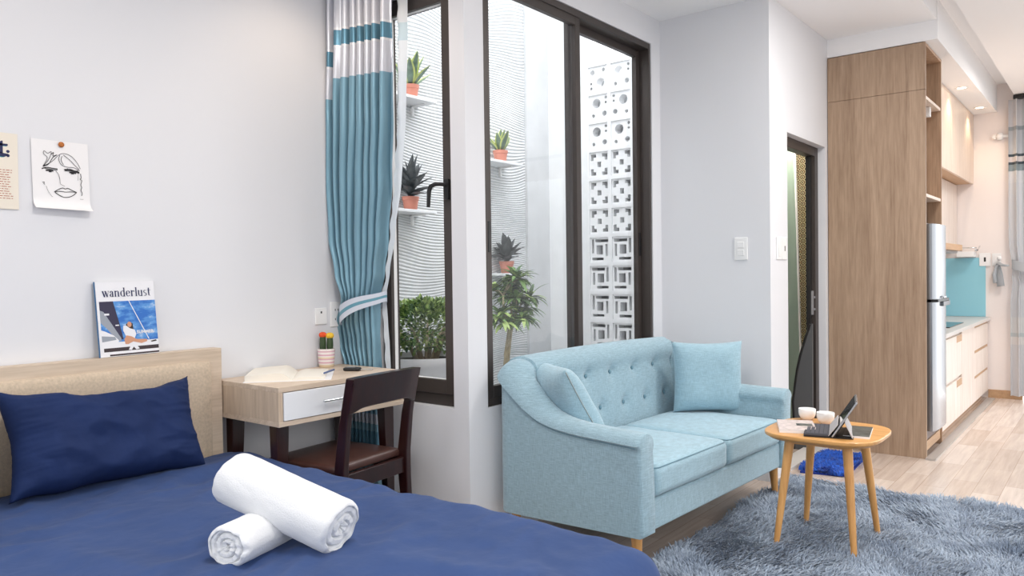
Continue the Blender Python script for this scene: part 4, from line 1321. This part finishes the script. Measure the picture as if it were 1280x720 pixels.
# local x: along the keyboard width (away from the camera), local -y: from keyboard to screen
KW = .235
MB().box(0, KW, -.190, 0, -.012, -.008).build('folio_base', M['black'], tp, bevel=.001, local=True)
kb = MB().box(0, KW, -.098, 0, -.008, .001).build('keyboard', M['keygrey'], tp, bevel=.003, local=True)
b = MB()
for i in range(5):
    for j in range(11):
        b.box(.012 + j * .0195, .012 + j * .0195 + .0165, -.010 - i * .0168 - .0138, -.010 - i * .0168, .001, .0028)
b.build('keys', M['keys'], kb, local=True)
a0, a1 = Vector((0, -.106, -.006)), Vector((0, -.200, .140))
dv_ = (a1 - a0); up = dv_.normalized(); nrm = Vector((0, up.z, -up.y)); nrm = nrm if nrm.y > 0 else -nrm
tbb = MB()
o_ = [a0, a1, a1 - nrm * .0075, a0 - nrm * .0075]
tbb.prism(o_, (KW, 0, 0)).build('tablet_body', M['silver'], tp, bevel=.0015, local=True)
e_ = nrm * .0006
MB().add([a0 + up * .008 + e_ + Vector((.006, 0, 0)), a1 - up * .008 + e_ + Vector((.006, 0, 0)), a1 - up * .008 + e_ + Vector((KW - .006, 0, 0)), a0 + up * .008 + e_ + Vector((KW - .006, 0, 0))], [(0, 1, 2, 3)]).build('screen', M['screen'], tp, fix=False, local=True)
# folded prop behind: front flap, rear flap
q0 = a0 - nrm * .0085; q1 = q0 + up * .080
MB().prism([q0, q1, q1 - nrm * .003, q0 - nrm * .003], (KW, 0, 0)).build('case_back', M['black'], tp, local=True)
g0 = q1 - nrm * .003; g1 = Vector((0, -.188, -.008))
dn = (g1 - g0).normalized(); pn_ = Vector((0, -dn.z, dn.y))
MB().prism([g0, g1, g1 + pn_ * .003, g0 + pn_ * .003], (KW, 0, 0)).build('case_prop', M['flap'], tp, local=True)
h0 = Vector((0, -.097, -.004)); h1 = a0 + up * .055 + nrm * .004
MB().prism([h0, h1, h1 + Vector((0, .003, .001)), h0 + Vector((0, .003, 0))], (KW, 0, 0)).build('case_flap', M['flap'], tp, local=True)

# ------------------------------------------------------------------ shaggy rugs
def shag(name, x0, x1, y0, y1, z0, n, ln, wd, seed, mats, parent, flow=1.6, lean=.75, dens=None):
    g = np.random.default_rng(seed)
    P = np.stack([g.uniform(x0, x1, n), g.uniform(y0, y1, n)], 1)
    def fld(p, s, k):
        return (np.sin(p[:, 0] * s * 1.0 + p[:, 1] * s * .7 + k) + np.sin(p[:, 0] * s * -.6 + p[:, 1] * s * 1.3 + k * 2.1) + .8 * np.sin(p[:, 0] * s * 2.1 - p[:, 1] * s * 1.7 + k * .7) + .6 * np.sin(p[:, 0] * s * 3.3 + p[:, 1] * s * 2.9 + k * 1.7)) / 3.4
    ang = fld(P, flow * 2.2, seed) * 2.6 + fld(P, flow * 7, seed + 3) * 1.3 + g.normal(0, .5, n)
    ln_ = ln * (1 + .30 * fld(P, flow * 5, seed + 5)) * g.uniform(.65, 1.2, n)
    le = np.clip(lean + .28 * fld(P, flow * 4, seed + 8) + g.normal(0, .16, n), .1, 1.25)
    d = np.stack([np.cos(ang), np.sin(ang)], 1)
    side = np.stack([-d[:, 1], d[:, 0]], 1)
    rot = g.normal(0, .6, n)
    side3 = np.stack([side[:, 0] * np.cos(rot), side[:, 1] * np.cos(rot), np.sin(rot) * .6], 1)
    V = np.zeros((n, 7, 3)); w_ = wd * g.uniform(.7, 1.3, n)
    base = np.concatenate([P, np.full((n, 1), z0)], 1)
    def pt(t_):
        hx = ln_ * np.sin(le * t_ * 1.15) * t_; hz = ln_ * np.cos(le * t_ * 1.15) * t_
        return base + np.concatenate([d * hx[:, None], hz[:, None]], 1)
    for k, t_ in enumerate((0, .45, .8)):
        c_ = pt(t_); ww = w_ * (1, .95, .7)[k]
        V[:, 2 * k] = c_ - side3 * ww[:, None] / 2; V[:, 2 * k + 1] = c_ + side3 * ww[:, None] / 2
    V[:, 6] = pt(1.0)
    me = bpy.data.meshes.new(name)
    nv = n * 7
    me.vertices.add(nv); me.vertices.foreach_set('co', V.astype(np.float32).ravel())
    quads = np.array([[0, 1, 3, 2], [2, 3, 5, 4]]); tri = np.array([4, 5, 6])
    off = (np.arange(n) * 7)[:, None]
    loops = np.concatenate([off + quads[0], off + quads[1], off + tri], 1).ravel()
    me.loops.add(len(loops)); me.loops.foreach_set('vertex_index', loops.astype(np.int32))
    st = (np.arange(n) * 11)[:, None] + np.array([0, 4, 8])
    me.polygons.add(n * 3); me.polygons.foreach_set('loop_start', st.ravel().astype(np.int32))
    me.polygons.foreach_set('use_smooth', [True] * (n * 3))
    me.update(calc_edges=True); me.validate()
    me.materials.append(mats)
    o_ = bpy.data.objects.new(name, me); col.objects.link(o_)
    o_.parent = parent; o_.matrix_parent_inverse = ROOTM[parent.name].inverted()
    o_['kind'] = 'stuff'
    return o_
rug = thing('shag_rug', 'large blue grey shaggy rug under the coffee table', 'rug', (3.3, .5, 0))
MB().box(2.05, 4.40, -.75, 1.49, .0005, .012).build('rug_backing', mat('rug_backing', (96, 108, 130), .95), rug)
shag('pile', 2.05, 4.40, -.75, 1.49, .010, 130000, .046, .0052, 3, M['pile'], rug)
bmat = thing('bath_mat', 'royal blue shaggy mat on the floor in front of the bathroom doorway', 'mat', (4.9, 1.39, 0))
MB().prism([(4.60, 1.49, .0005), (4.66, 1.24, .0005), (5.20, 1.27, .0005), (5.16, 1.53, .0005)], (0, 0, .01)).build('mat_backing', mat('mat_backing', (16, 44, 130), .95), bmat)
shag('pile', 4.63, 5.18, 1.26, 1.51, .008, 9000, .032, .008, 9, M['pile_blue'], bmat, 5, .6)

# ------------------------------------------------------------------ wardrobe unit with fridge niche
wd = thing('wardrobe', 'tall oak cabinet with open end shelves enclosing the fridge', 'wardrobe', (5.66, 1.25, 0))
WX0, WX1, WY0, WY1 = 5.389, 5.935, .960, 1.548
box(WX0, WX0 + .018, WY0, WY1, 0, 2.318).build('side_panel', M['oak'], wd, bevel=.0008)
box(WX0, WX0 + .018, WY0, WY1, 2.320, 2.612).build('side_panel', M['oak'], wd, bevel=.0008)
box(WX1 - .018, WX1, WY0, WY1, 0, 2.612).build('side_panel', M['oak_in'], wd, bevel=.0008)
box(WX0 + .018, WX1 - .018, WY1 - .01, WY1, 0, 2.594).build('back_panel', M['oak_in'], wd)
box(WX0 + .018, WX1 - .018, WY0 + .002, WY1 - .01, 2.594, 2.612).build('top_panel', M['oak_in'], wd)
pale = wood('pale_shelf_wood', (206, 186, 168), (230, 214, 200), 'X', 1, .45)
for z in (2.285, 1.672):
    box(WX0 + .018, WX1 - .018, WY0 + .004, WY1 - .01, z - .02, z).build('shelf', pale, wd, bevel=.001)
box(WX0 + .018, WX1 - .018, WY0 + .01, WY1 - .01, .04, .10).build('plinth', M['tan'], wd, bevel=.001)
box(5.70, 5.74, .99, 1.02, 2.20, 2.264).build('shelf_bracket', M['white_plastic'], wd, bevel=.003)

fg = thing('fridge', 'tall silver two door fridge standing inside the oak cabinet', 'fridge', (5.66, 1.2, .10))
FX0, FX1 = 5.452, 5.905
box(FX0 + .004, FX1 - .004, .975, 1.5, .10, 1.49).build('body', mat('fridge_side_dark', (92, 74, 72), .4), fg, bevel=.004)
def door_curve(x0, x1, z0, z1):
    # slightly bowed door front
    b_ = MB(); n_ = 14; vs_ = []
    for z_ in (z0, z1):
        for k in range(n_ + 1):
            u_ = k / n_; vs_.append((x0 + (x1 - x0) * u_, .915 + .022 * abs(2 * u_ - 1) ** 3.5, z_))
        vs_ += [(x1, .972, z_), (x0, .972, z_)]
    m_ = n_ + 3
    return b_.add(vs_, [tuple(range(m_)), tuple(range(m_, 2 * m_))] + [(k, (k + 1) % m_, m_ + (k + 1) % m_, m_ + k) for k in range(m_)])
d1_ = door_curve(FX0, FX1, 1.003, 1.482).build('door', M['silver'], fg, smooth=35)
d2_ = door_curve(FX0, FX1, .165, .985).build('door', M['silver'], fg, smooth=35)
box(FX0 + .01, FX1 - .05, .905, .945, .985, 1.003).build('handle', M['black'], d1_, bevel=.003)
MB().box(5.62, 5.86, .900, .918, .955, .985).build('handle', mat('dark_chrome', (120, 122, 126), .2, 1), d2_, bevel=.004)
MB().box(5.63, 5.72, .898, .905, 1.005, 1.02).build('handle_trim', M['chrome'], d1_, bevel=.003)

# ------------------------------------------------------------------ kitchen base units
def front(x0, x1, z0, z1, name, parent, m=None):
    return box(x0 + .002, x1 - .002, .966, .984, z0, z1).build(name, m or M['kwood'], parent, bevel=.001)
def base_unit(label, x0, x1, kind):
    t_ = thing('base_cabinet', label, 'cabinet', ((x0 + x1) / 2, 1.25, 0), 0, 'kitchen base cabinets')
    box(x0, x1, .985, 1.548, .07, .715).build('carcass', M['kwood'], t_)
    box(x0, x1, 1.02, 1.04, 0, .07).build('plinth', M['tan'], t_)
    zs = {2: [.07, .38, .715], 3: [.07, .285, .50, .715], 1: [.07, .715]}[kind]
    for a_, c_ in zip(zs, zs[1:]):
        f_ = front(x0, x1, a_ + .002, c_ - .022 if kind > 1 else c_ - .002, 'drawer' if kind > 1 else 'door', t_)
        if kind == 2:
            box(x1 - .24, x1 - .006, .9645, .968, c_ - .075, c_ - .024).build('drawer_pull', M['tan'], f_)
        if kind == 3:
            box(x0 + .01, x1 - .01, .970, .984, c_ - .021, c_ - .003).build('drawer_pull', M['tan'], f_)
    return t_
base_unit('pale wood kitchen base cabinet with two deep drawers beside the fridge', 5.95, 6.80, 2)
base_unit('pale wood kitchen base cabinet with one plain door between the drawer units', 6.80, 7.45, 1)
base_unit('pale wood kitchen base cabinet with three drawers beside the end wall', 7.45, XE - .02, 3)
tag(box(5.94, XE - .003, .945, 1.549, .716, .745).build('worktop', M['stone'], bevel=.003), 'pale stone kitchen worktop along the base cabinets', 'worktop')
hbb = thing('hob', 'black glass hob set in the worktop', 'hob', (6.95, 1.2, .745))
box(6.62, 7.28, 1.02, 1.44, .7445, .752).build('glass_plate', M['blackglass'], hbb, bevel=.003)
for x in (6.8, 7.1):
    MB().lathe([(.085, .0078), (.09, .0078), (.09, .0083), (.085, .0083)], (x, 1.23, .7445), 32, cap=(False, False)).build('burner_ring', M['grey_plastic'], hbb)
tag(box(XE - .012, XE - .001, .985, 1.53, .7465, 1.292).build('splashback', M['blueglass'], bevel=.001), 'glossy light blue glass splashback on the end wall', 'splashback')
def wall_unit(label, x0, x1, y0, z0, z1, nd, m):
    t_ = thing('wall_cabinet', label, 'cabinet', ((x0 + x1) / 2, 1.3, z0), 0, 'kitchen wall cabinets')
    box(x0, x1, y0 + .02, 1.549, z0, z1).build('carcass', M['tan'] if nd > 1 else m, t_)
    for k in range(nd):
        a_ = x0 + (x1 - x0) * k / nd; c_ = x0 + (x1 - x0) * (k + 1) / nd
        box(a_ + .0015, c_ - .0015, y0, y0 + .019, z0 - .004, z1).build('door', m, t_, bevel=.001)
    return t_
wall_unit('upper row of pale wood wall cabinets under the soffit spotlights', 5.94, XE - .004, 1.08, 1.982, 2.616, 4, M['kwood_up'])
wall_unit('shallower pale wood wall cabinet below the upper row', 5.94, XE - .004, 1.216, 1.40, 1.975, 3, M['kwood'])
hd = thing('range_hood', 'slim tan and black range hood under the wall cabinets', 'hood', (7.1, 1.2, 1.33))
MB().box(6.3, 7.50, 1.06, 1.50, 1.345, 1.395).build('hood_body', M['tan'], hd, bevel=.003)
MB().prism([(7.50, 1.06, 1.345), (7.62, 1.10, 1.35), (7.62, 1.46, 1.35), (7.50, 1.50, 1.345)], (0, 0, .035)).build('hood_end', M['black'], hd, bevel=.006)
MB().box(6.4, 7.45, 1.09, 1.47, 1.325, 1.345).build('filter_panel', M['grey_plastic'], hd, bevel=.002)
rk = thing('wire_rack', 'small white rack with steel bars on the end wall above the splashback', 'rack', (8.2, 1.12, 1.30))
MB().box(8.14, 8.297, 1.06, 1.20, 1.300, 1.350).build('tray', M['white_plastic'], rk, bevel=.004)
b = MB()
for k in range(3):
    b.tube([(8.15 + k * .05, 1.05, 1.352), (8.15 + k * .05, 1.05, 1.385), (8.15 + k * .05, 1.17, 1.385), (8.15 + k * .05, 1.17, 1.352)], .004, 6)
b.tube([(8.14, 1.03, 1.36), (8.29, 1.03, 1.40)], .006, 6)
b.build('bars', M['chrome'], rk, smooth=60)
plate_thing('wall_socket', 'white box shaped socket with a dark slot at the right edge of the blue splashback', 'socket', .945, 1.035, 1.215, 1.335, XE - .012, 'x', [(.5, .5, .016, .040)], None)
plate_thing('light_switch', 'white switch plate on the end wall right of the box socket', 'switch', .865, .935, 1.215, 1.33, XE, 'x', [], None, [(.3, .7, .3, .8)])
for x in (6.99, 7.96):
    dl = thing('downlight', 'glowing recessed spotlight in the soffit, ' + ('the nearer of the two' if x < 7.5 else 'the further one beside the end wall'), 'downlight', (x, .99, 2.62), 0, 'soffit spotlights')
    MB().lathe([(.032, 0), (.034, -.004), (.046, -.005), (.048, -.001), (.048, .0)], n=28, cap=(False, False)).build('trim_ring', M['white_plastic'], dl, smooth=60, local=True)
    MB().lathe([(.0, -.002), (.032, -.002)], n=28, cap=(False, False)).build('lamp', emit('warm_lamp', (1, .78, .52, 1), 9), dl, local=True)
    L = bpy.data.lights.new('downlight_spot', 'SPOT'); L.energy = 7; L.color = (1, .74, .48); L.spot_size = R(120); L.spot_blend = .7; L.shadow_soft_size = .03
    lo = bpy.data.objects.new('downlight_spot', L); col.objects.link(lo); lo.location = (x, .99, 2.605)

# right-hand curtain
def cur2(u, v):
    z = 2.70 - v * 2.66
    k = math.exp(-((z - 1.18) / .16) ** 2)
    y0, y1 = .795 - .03 * k - .015 * (1 if z < 1.1 else 0), .36 + .08 * k
    ph = 2 * PI * 6 * u
    return (8.215 + (.030 - .012 * k) * math.sin(ph) + .008 * math.sin(2 * ph + z), y0 + (y1 - y0) * u + .008 * math.sin(ph + .6), z)
c2 = thing('curtain', 'grey curtain with dark bands tied back beside the balcony opening', 'curtain', (8.21, .6, 0))
MB().grid(cur2, 120, 60, uvfn=lambda u, v: (u, (2.70 - v * 2.66) / 3)).build('curtain_cloth', M['curtain_g'], c2, smooth=180, fix=False)
def tie2(u, v):
    a = 2 * PI * u
    y = .60 + .175 * math.cos(a); x = 8.215 + .065 * math.sin(a)
    return (x, y, 1.175 + .30 * (y - .60) + (v - .5) * .085)
MB().grid(tie2, 40, 5, closeu=True).build('tieback', mat('grey_tieback', (176, 182, 188), .6), c2, smooth=180)
b = MB().tube([(8.14, .80, 1.215), (8.20, .845, 1.22), (8.25, .875, 1.235), (8.262, .895, 1.20), (8.25, .91, 1.13), (8.24, .90, 1.06)], [.018, .022, .024, .026, .03, .03], 10, flat=.5)
b.tube([(8.26, .885, 1.225), (8.25, .87, 1.13), (8.24, .86, 1.03)], [.018, .026, .03], 10, flat=.5)
b.build('tieback_bow', mat('grey_bow', (168, 174, 180), .6), c2, smooth=180)
hk = thing('curtain_hook', 'white knob hook on the end wall holding the grey curtain tie', 'hook', (8.29, .885, 1.27))
MB().tube([(8.298, .872, 1.285), (8.24, .872, 1.285)], .007, 10).build('stem', M['white_plastic'], hk, smooth=50)
MB().lathe([(.0, -.02), (.014, -.014), (.02, 0), (.014, .014), (.0, .02)], (8.235, .872, 1.285), 16, cap=(False, False)).build('knob', M['white_plastic'], hk, smooth=180)
kr = thing('curtain_rod', 'white knob ended rod on the end wall beside the top of the grey curtain', 'rod', (8.27, .85, 2.39))
MB().tube([(8.27, .93, 2.39), (8.27, .70, 2.39)], .012, 12).build('rod', M['white_plastic'], kr, smooth=50)
MB().lathe([(.0, -.035), (.02, -.03), (.034, 0), (.02, .03), (.0, .035)], (8.27, .87, 2.39), 16, cap=(False, False)).build('knob', M['white_plastic'], kr, smooth=180)
MB().box(8.26, 8.299, .90, .92, 2.37, 2.41).build('bracket', M['white_plastic'], kr)
tag(MB().box(8.18, 8.25, -1.9, .76, 2.70, 2.735).build('curtain_track', M['black'], bevel=.004), 'dark ceiling track carrying the grey curtain', 'curtain track')

# switches
plate_thing('light_switch', 'white double switch plate on the return wall behind the sofa', 'switch', 1.682, 1.760, 1.262, 1.392, 4.307, 'x', [], 'wall switches', [(.25, .75, .55, .8), (.25, .75, .2, .45)])
plate_thing('light_switch', 'white switch plate with one long rocker beside the bathroom doorway', 'switch', 4.398, 4.475, 1.262, 1.392, 1.552, 'y', [], 'wall switches', [(.28, .72, .15, .85)])
plate_thing('keyed_switch', 'narrow white plate with a dark keyhole at the edge of the bathroom doorway', 'switch', 4.480, 4.560, 1.262, 1.392, 1.552, 'y', [(.6, .5, .012, .03)], None)

# bathroom contents
gp = thing('frosted_partition', 'green frosted glass partition inside the bathroom', 'partition', (5.75, 2.1, 0))
pr = MB().prism([(5.72, 1.835, .0), (5.72, 2.75, .0), (5.72, 2.75, 2.2), (5.72, 1.883, 2.2)], (.012, 0, 0))
pr.build('glass_panel', M['frost'], gp)
MB().prism([(5.715, 1.827, .0), (5.715, 1.837, .0), (5.715, 1.885, 2.2), (5.715, 1.875, 2.2)], (.022, 0, 0)).build('edge_strip', M['white_plastic'], gp)
br_ = thing('leaning_board', 'dark grey board with a thick black rounded rim standing in the bathroom doorway', 'board', (5.1, 1.7, 0))
prof = [(1.722, .0), (1.724, .24), (1.728, .318), (1.716, .415), (1.700, .527), (1.678, .63), (1.643, .75), (1.612, .84)]
BXp = 5.20
MB().prism([(BXp, y, z) for y, z in prof] + [(BXp, 1.600, .845), (BXp, 1.600, 0)], (.022, 0, 0)).build('board', M['rubber'], br_)
MB().tube([(BXp + .008, y, z) for y, z in prof], .011, 8).build('rim', M['black'], br_, smooth=60)

# ------------------------------------------------------------------ plants in the light well
def blade(b_, base, dirv, ln, wd_, droop, mi=(0, 1), n=7, fold=.25, tipw=1.0, border=True, wmax=.4):
    base = Vector(base); d = Vector(dirv).normalized()
    side = d.cross(Vector((0, 0, 1)))
    side = side.normalized() if side.length > .05 else Vector((random.uniform(-1, 1), random.uniform(-1, 1), 0)).normalized()
    vs_ = []; p = base.copy()
    for k in range(n + 1):
        t_ = k / n
        w_ = wd_ * (math.sin(PI * min(1, (t_ * (1 - wmax) / wmax if t_ < wmax else 0) + 0)) if False else 1) 
        prof_ = (.45 + .55 * min(1, t_ / wmax)) if t_ < wmax else math.cos((t_ - wmax) / (1 - wmax) * PI / 2) ** .8
        w_ = wd_ * max(.02, prof_)
        nn = side.cross(d).normalized()
        for q in (-1, -.62, 0, .62, 1):
            vs_.append(p + side * (q * w_ / 2) + nn * (abs(q) * w_ * fold))
        d = (d + Vector((0, 0, -droop / n))).normalized()
        p = p + d * (ln / n)
    fs_ = []
    o_ = len(b_.v); b_.v.extend(tuple(v) for v in vs_)
    for k in range(n):
        for q in range(4):
            b_.f.append((o_ + k * 5 + q, o_ + k * 5 + q + 1, o_ + (k + 1) * 5 + q + 1, o_ + (k + 1) * 5 + q))
            b_.mi.append(mi[1] if q in (0, 3) and border else mi[0])
def flower_pot(t_, x, y, z, r=.052, h=.085):
    MB().lathe([(r * .72, 0), (r * .76, .002), (r * .93, h * .72), (r * 1.0, h * .74), (r * 1.04, h), (r * .96, h), (r * .9, h * .8)], (x, y, z), 28, cap=(True, False)).build('pot', M['terracotta'], t_, smooth=45)
    MB().lathe([(.0, h * .86), (r * .94, h * .84)], (x, y, z), 20, cap=(False, False)).build('soil', M['soil'], t_)
def shelf_thing(label, x0, x1, z, group='plant shelves'):
    t_ = thing('wall_shelf', label, 'shelf', ((x0 + x1) / 2, 3.44, z), 0, group)
    box(x0, x1, 3.35, 3.519, z - .018, z).build('board', M['white'], t_, bevel=.003)
    for x in (x0 + .06, x1 - .06):
        MB().box(x - .008, x + .008, 3.40, 3.519, z - .028, z - .018).box(x - .008, x + .008, 3.50, 3.519, z - .085, z - .018).build('bracket', M['white_plastic'], t_, bevel=.002)
SH = [(3.10, 3.50, 2.285, 'white wall shelf with the yellow edged snake plant, upper one seen through the narrow window'),
      (3.10, 3.485, 1.598, 'white wall shelf with the dark leaved plant, lower one seen through the narrow window'),
      (4.0, 4.37, 1.985, 'white wall shelf with the small variegated plant seen through the large window'),
      (4.0, 4.37, 1.205, 'white wall shelf behind the tree in the light well')]
for a in SH: shelf_thing(a[3], a[0], a[1], a[2])
def snake(label, x, y, z, nl, ln, wd_, seed, spread=.75):
    random.seed(seed)
    t_ = thing('potted_snake_plant', label, 'potted plant', (x, y, z))
    flower_pot(t_, x, y, z)
    for k in range(nl):
        a = 2 * PI * (k * .382) + random.uniform(-.3, .3); tilt = spread * (k / nl) + .08
        b_ = MB()
        blade(b_, (x + .022 * math.cos(a) * (k / nl), y + .022 * math.sin(a) * (k / nl), z + .07), (math.sin(tilt) * math.cos(a), math.sin(tilt) * math.sin(a), math.cos(tilt)), ln * random.uniform(.75, 1.1), wd_ * random.uniform(.85, 1.15), -.05, (0, 1), 8, .22)
        b_.build('leaf', [M['green_v'], M['edge_y']], t_, smooth=180, fix=False)
def dark_plant(label, x, y, z, nl, ln, wd_, seed):
    random.seed(seed)
    t_ = thing('potted_plant', label, 'potted plant', (x, y, z))
    flower_pot(t_, x, y, z)
    for k in range(nl):
        a = 2 * PI * (k * .382) + random.uniform(-.3, .3); tilt = .10 + 1.35 * (k / nl)
        b_ = MB()
        blade(b_, (x, y, z + .075 + .05 * random.random()), (math.sin(tilt) * math.cos(a), math.sin(tilt) * math.sin(a), math.cos(tilt)), ln * random.uniform(.8, 1.1) * (1 - .3 * k / nl), wd_ * random.uniform(.8, 1.15), .25, (0, 0), 7, .2)
        b_.build('leaf', [M['leaf_dark']], t_, smooth=180, fix=False)
snake('yellow edged snake plant in an orange pot on the upper shelf outside the narrow window', 3.36, 3.44, 2.285, 14, .225, .062, 4, .95)
dark_plant('dark leaved plant in an orange pot on the lower shelf outside the narrow window', 3.345, 3.44, 1.598, 30, .235, .062, 5)
snake('small variegated snake plant in an orange pot on the shelf outside the large window', 4.23, 3.44, 1.985, 10, .165, .062, 6, .8)
dark_plant('dark curly leaved plant in an orange pot behind the tree top', 4.285, 3.44, 1.205, 26, .19, .072, 7)

bp = thing('potted_bush', 'round leafy bush in a large white pot outside the narrow window', 'potted plant', (2.95, 2.95, .05))
PB = (2.945, 2.93, .05)
MB().lathe([(.12, 0), (.15, .02), (.19, .30), (.215, .50), (.222, .60), (.225, .66), (.236, .675), (.24, .70), (.236, .722), (.222, .722), (.212, .69)], PB, 44, cap=(True, False)).build('pot', M['pot_white'], bp, smooth=40)
MB().lathe([(.0, .705), (.216, .69)], PB, 30, cap=(False, False)).build('soil', M['soil'], bp)
random.seed(12)
b = MB()
C0 = Vector((2.945, 2.93, .915))
for k in range(9):
    a = 2 * PI * k / 9; e = C0 + Vector((.16 * math.cos(a), .16 * math.sin(a), -.02 + .08 * random.random()))
    s0 = Vector((2.945 + .05 * math.cos(a), 2.93 + .05 * math.sin(a), .74))
    b.tube([s0, s0.lerp(e, .5) + Vector((0, 0, .03)), e], [.014, .009, .004], 7)
b.build('branches', M['bark'], bp, smooth=180)
b = MB()
def leafq(b_, p, d, s, mi):
    d = d.normalized(); sd_ = d.cross(Vector((random.uniform(-.3, .3), random.uniform(-.3, .3), 1))); sd_.normalize(); nn = sd_.cross(d)
    vs_ = [p, p + d * s * .35 + sd_ * s * .27 + nn * s * .07, p + d * s * .75 + sd_ * s * .2 + nn * s * .05, p + d * s, p + d * s * .75 - sd_ * s * .2 + nn * s * .05, p + d * s * .35 - sd_ * s * .27 + nn * s * .07, p + d * s * .4, p + d * s * .75]
    b_.add(vs_, [(0, 1, 6), (1, 2, 7, 6), (2, 3, 7), (3, 4, 7), (4, 5, 6, 7), (5, 0, 6)], mi)
for k in range(4600):
    v = Vector((random.gauss(0, 1), random.gauss(0, 1), random.gauss(0, 1))).normalized()
    if v.z < -.72: continue
    rr_ = .62 + .40 * random.random() ** .6
    bumpy = 1 + .14 * noise.noise(v * 3)
    p = C0 + Vector((v.x * .25, v.y * .25, v.z * .15)) * rr_ * bumpy
    d = (v + Vector((random.uniform(-.8, .8), random.uniform(-.8, .8), random.uniform(-.5, .8))))
    leafq(b, p, d, random.uniform(.022, .034), random.choice((0, 0, 1, 2, 1)))
b.build('foliage', [M['leaf1'], M['leaf2'], M['leaf3']], bp, smooth=180, fix=False)

tr = thing('small_tree', 'slender tree with long drooping leaves outside the large window', 'tree', (4.02, 3.15, .05))
random.seed(21)
b = MB(); c_ = Vector((4.02, 3.15, .05))
tips = []
trunk = [(3.93, 3.12, .05), (3.95, 3.13, .45), (3.93, 3.13, .62), (4.0, 3.15, .82), (4.08, 3.16, .95)]
b.tube(trunk, [.026, .022, .02, .016, .011], 10)
b.tube([(3.95, 3.13, .50), (3.90, 3.11, .68), (3.93, 3.10, .86)], [.016, .012, .009], 8)
b.tube([(4.0, 3.15, .82), (3.96, 3.17, .95), (3.97, 3.18, 1.06)], [.012, .009, .007], 8)
for q in ((4.08, 3.16, .95), (3.93, 3.10, .86), (3.97, 3.18, 1.06), (4.02, 3.15, .9)):
    for k in range(4):
        a = random.uniform(0, 2 * PI); e = Vector(q) + Vector((.12 * math.cos(a), .09 * math.sin(a), random.uniform(.02, .16)))
        b.tube([q, Vector(q).lerp(e, .5) + Vector((0, 0, .02)), e], [.007, .005, .003], 6); tips.append(e)
b.build('trunk', M['bark'], tr, smooth=180)
b = MB()
for e in tips:
    for k in range(24):
        a = 2 * PI * k * .382 + random.uniform(-.2, .2); tl = random.uniform(.5, 1.7)
        blade(b, e, (math.sin(tl) * math.cos(a), math.sin(tl) * math.sin(a), math.cos(tl)), random.uniform(.10, .17), random.uniform(.026, .038), 1.0, random.choice(((0, 0), (1, 1), (2, 2), (0, 0))), 5, .12)
b.build('foliage', [M['leaf1'], M['leaf2'], M['leaf3']], tr, smooth=180, fix=False)
tp_ = MB().lathe([(.13, 0), (.15, .02), (.18, .30), (.19, .32), (.18, .33), (.17, .3)], (3.94, 3.12, .05), 32, cap=(True, True))
tp_.build('pot', M['pot_white'], tr, smooth=40)
tr.location.x -= .05

# ------------------------------------------------------------------ light
wld = bpy.data.worlds.new('world'); bpy.context.scene.world = wld; wld.use_nodes = True
nt = wld.node_tree; bg = nt.nodes['Background']
tc = nt.nodes.new('ShaderNodeTexCoord'); sp = nt.nodes.new('ShaderNodeSeparateXYZ'); nt.links.new(tc.outputs['Generated'], sp.inputs[0])
HORIZ, ZEN, EAST = .80, 6.8, 3.0
def wmath(op, a, b_):
    n_ = nt.nodes.new('ShaderNodeMath'); n_.operation = op
    for i, x in enumerate((a, b_)):
        if isinstance(x, (int, float)): n_.inputs[i].default_value = x
        else: nt.links.new(x, n_.inputs[i])
    return n_.outputs[0]
up_ = wmath('MAXIMUM', sp.outputs['Z'], 0.0)
ea = wmath('POWER', wmath('MAXIMUM', sp.outputs['X'], 0.0), 6.0)
st_ = wmath('ADD', wmath('ADD', wmath('MULTIPLY', wmath('POWER', up_, 1.3), ZEN - HORIZ), HORIZ), wmath('MULTIPLY', ea, EAST))
nt.links.new(st_, bg.inputs['Strength'])
bg.inputs['Color'].default_value = (.96, .98, 1.0, 1)
def lamp(name, kind, loc, energy, color, size=.05, rot=None, **kw):
    L = bpy.data.lights.new(name, kind); L.energy = energy; L.color = color
    if kind == 'AREA': L.size = size
    else: L.shadow_soft_size = size
    for k, v in kw.items(): setattr(L, k, v)
    o_ = bpy.data.objects.new(name, L); col.objects.link(o_); o_.location = loc
    if rot: o_.rotation_euler = rot
    return o_
lamp('ceiling_spot', 'SPOT', (2.1, 2.55, 2.70), 11, (1, .80, .60), .04, spot_size=R(130), spot_blend=.8)
lamp('ceiling_spot', 'SPOT', (.9, 2.2, 2.70), 5, (1, .88, .74), .04, spot_size=R(140), spot_blend=.8)  # extra warm spot added over the bed, no known fixture
lamp('ceiling_spot', 'SPOT', (3.4, .3, 2.70), 4, (1, .92, .82), .06, spot_size=R(150), spot_blend=.8)  # extra spot added over the rug, no known fixture
lamp('ceiling_fill', 'AREA', (1.3, 1.2, 2.735), 24, (1, .97, .93), .5, shape='DISK')  # added fill for more light from above, no known fixture
lamp('ceiling_fill', 'AREA', (4.0, .5, 2.735), 30, (1, .97, .93), .5, shape='DISK')  # second added overhead fill, lifts the sofa seat above its sides
lamp('bathroom_lamp', 'POINT', (5.50, 2.05, 2.2), 13, (1, .90, .76), .06)
lamp('ceiling_fill', 'AREA', (6.9, .1, 2.735), 22, (1, .97, .94), .5, shape='DISK')  # fill added to brighten the kitchen end wall, no known lamp

sc = bpy.context.scene
sc.view_settings.view_transform = 'Standard'
sc.view_settings.look = 'None'
sc.view_settings.gamma = 1
sc.view_settings.use_curve_mapping = False
sc.view_settings.exposure = 0.06
sc.cycles.use_denoising = True
sc.cycles.max_bounces = 8
sc.cycles.diffuse_bounces = 5
sc.cycles.transparent_max_bounces = 12
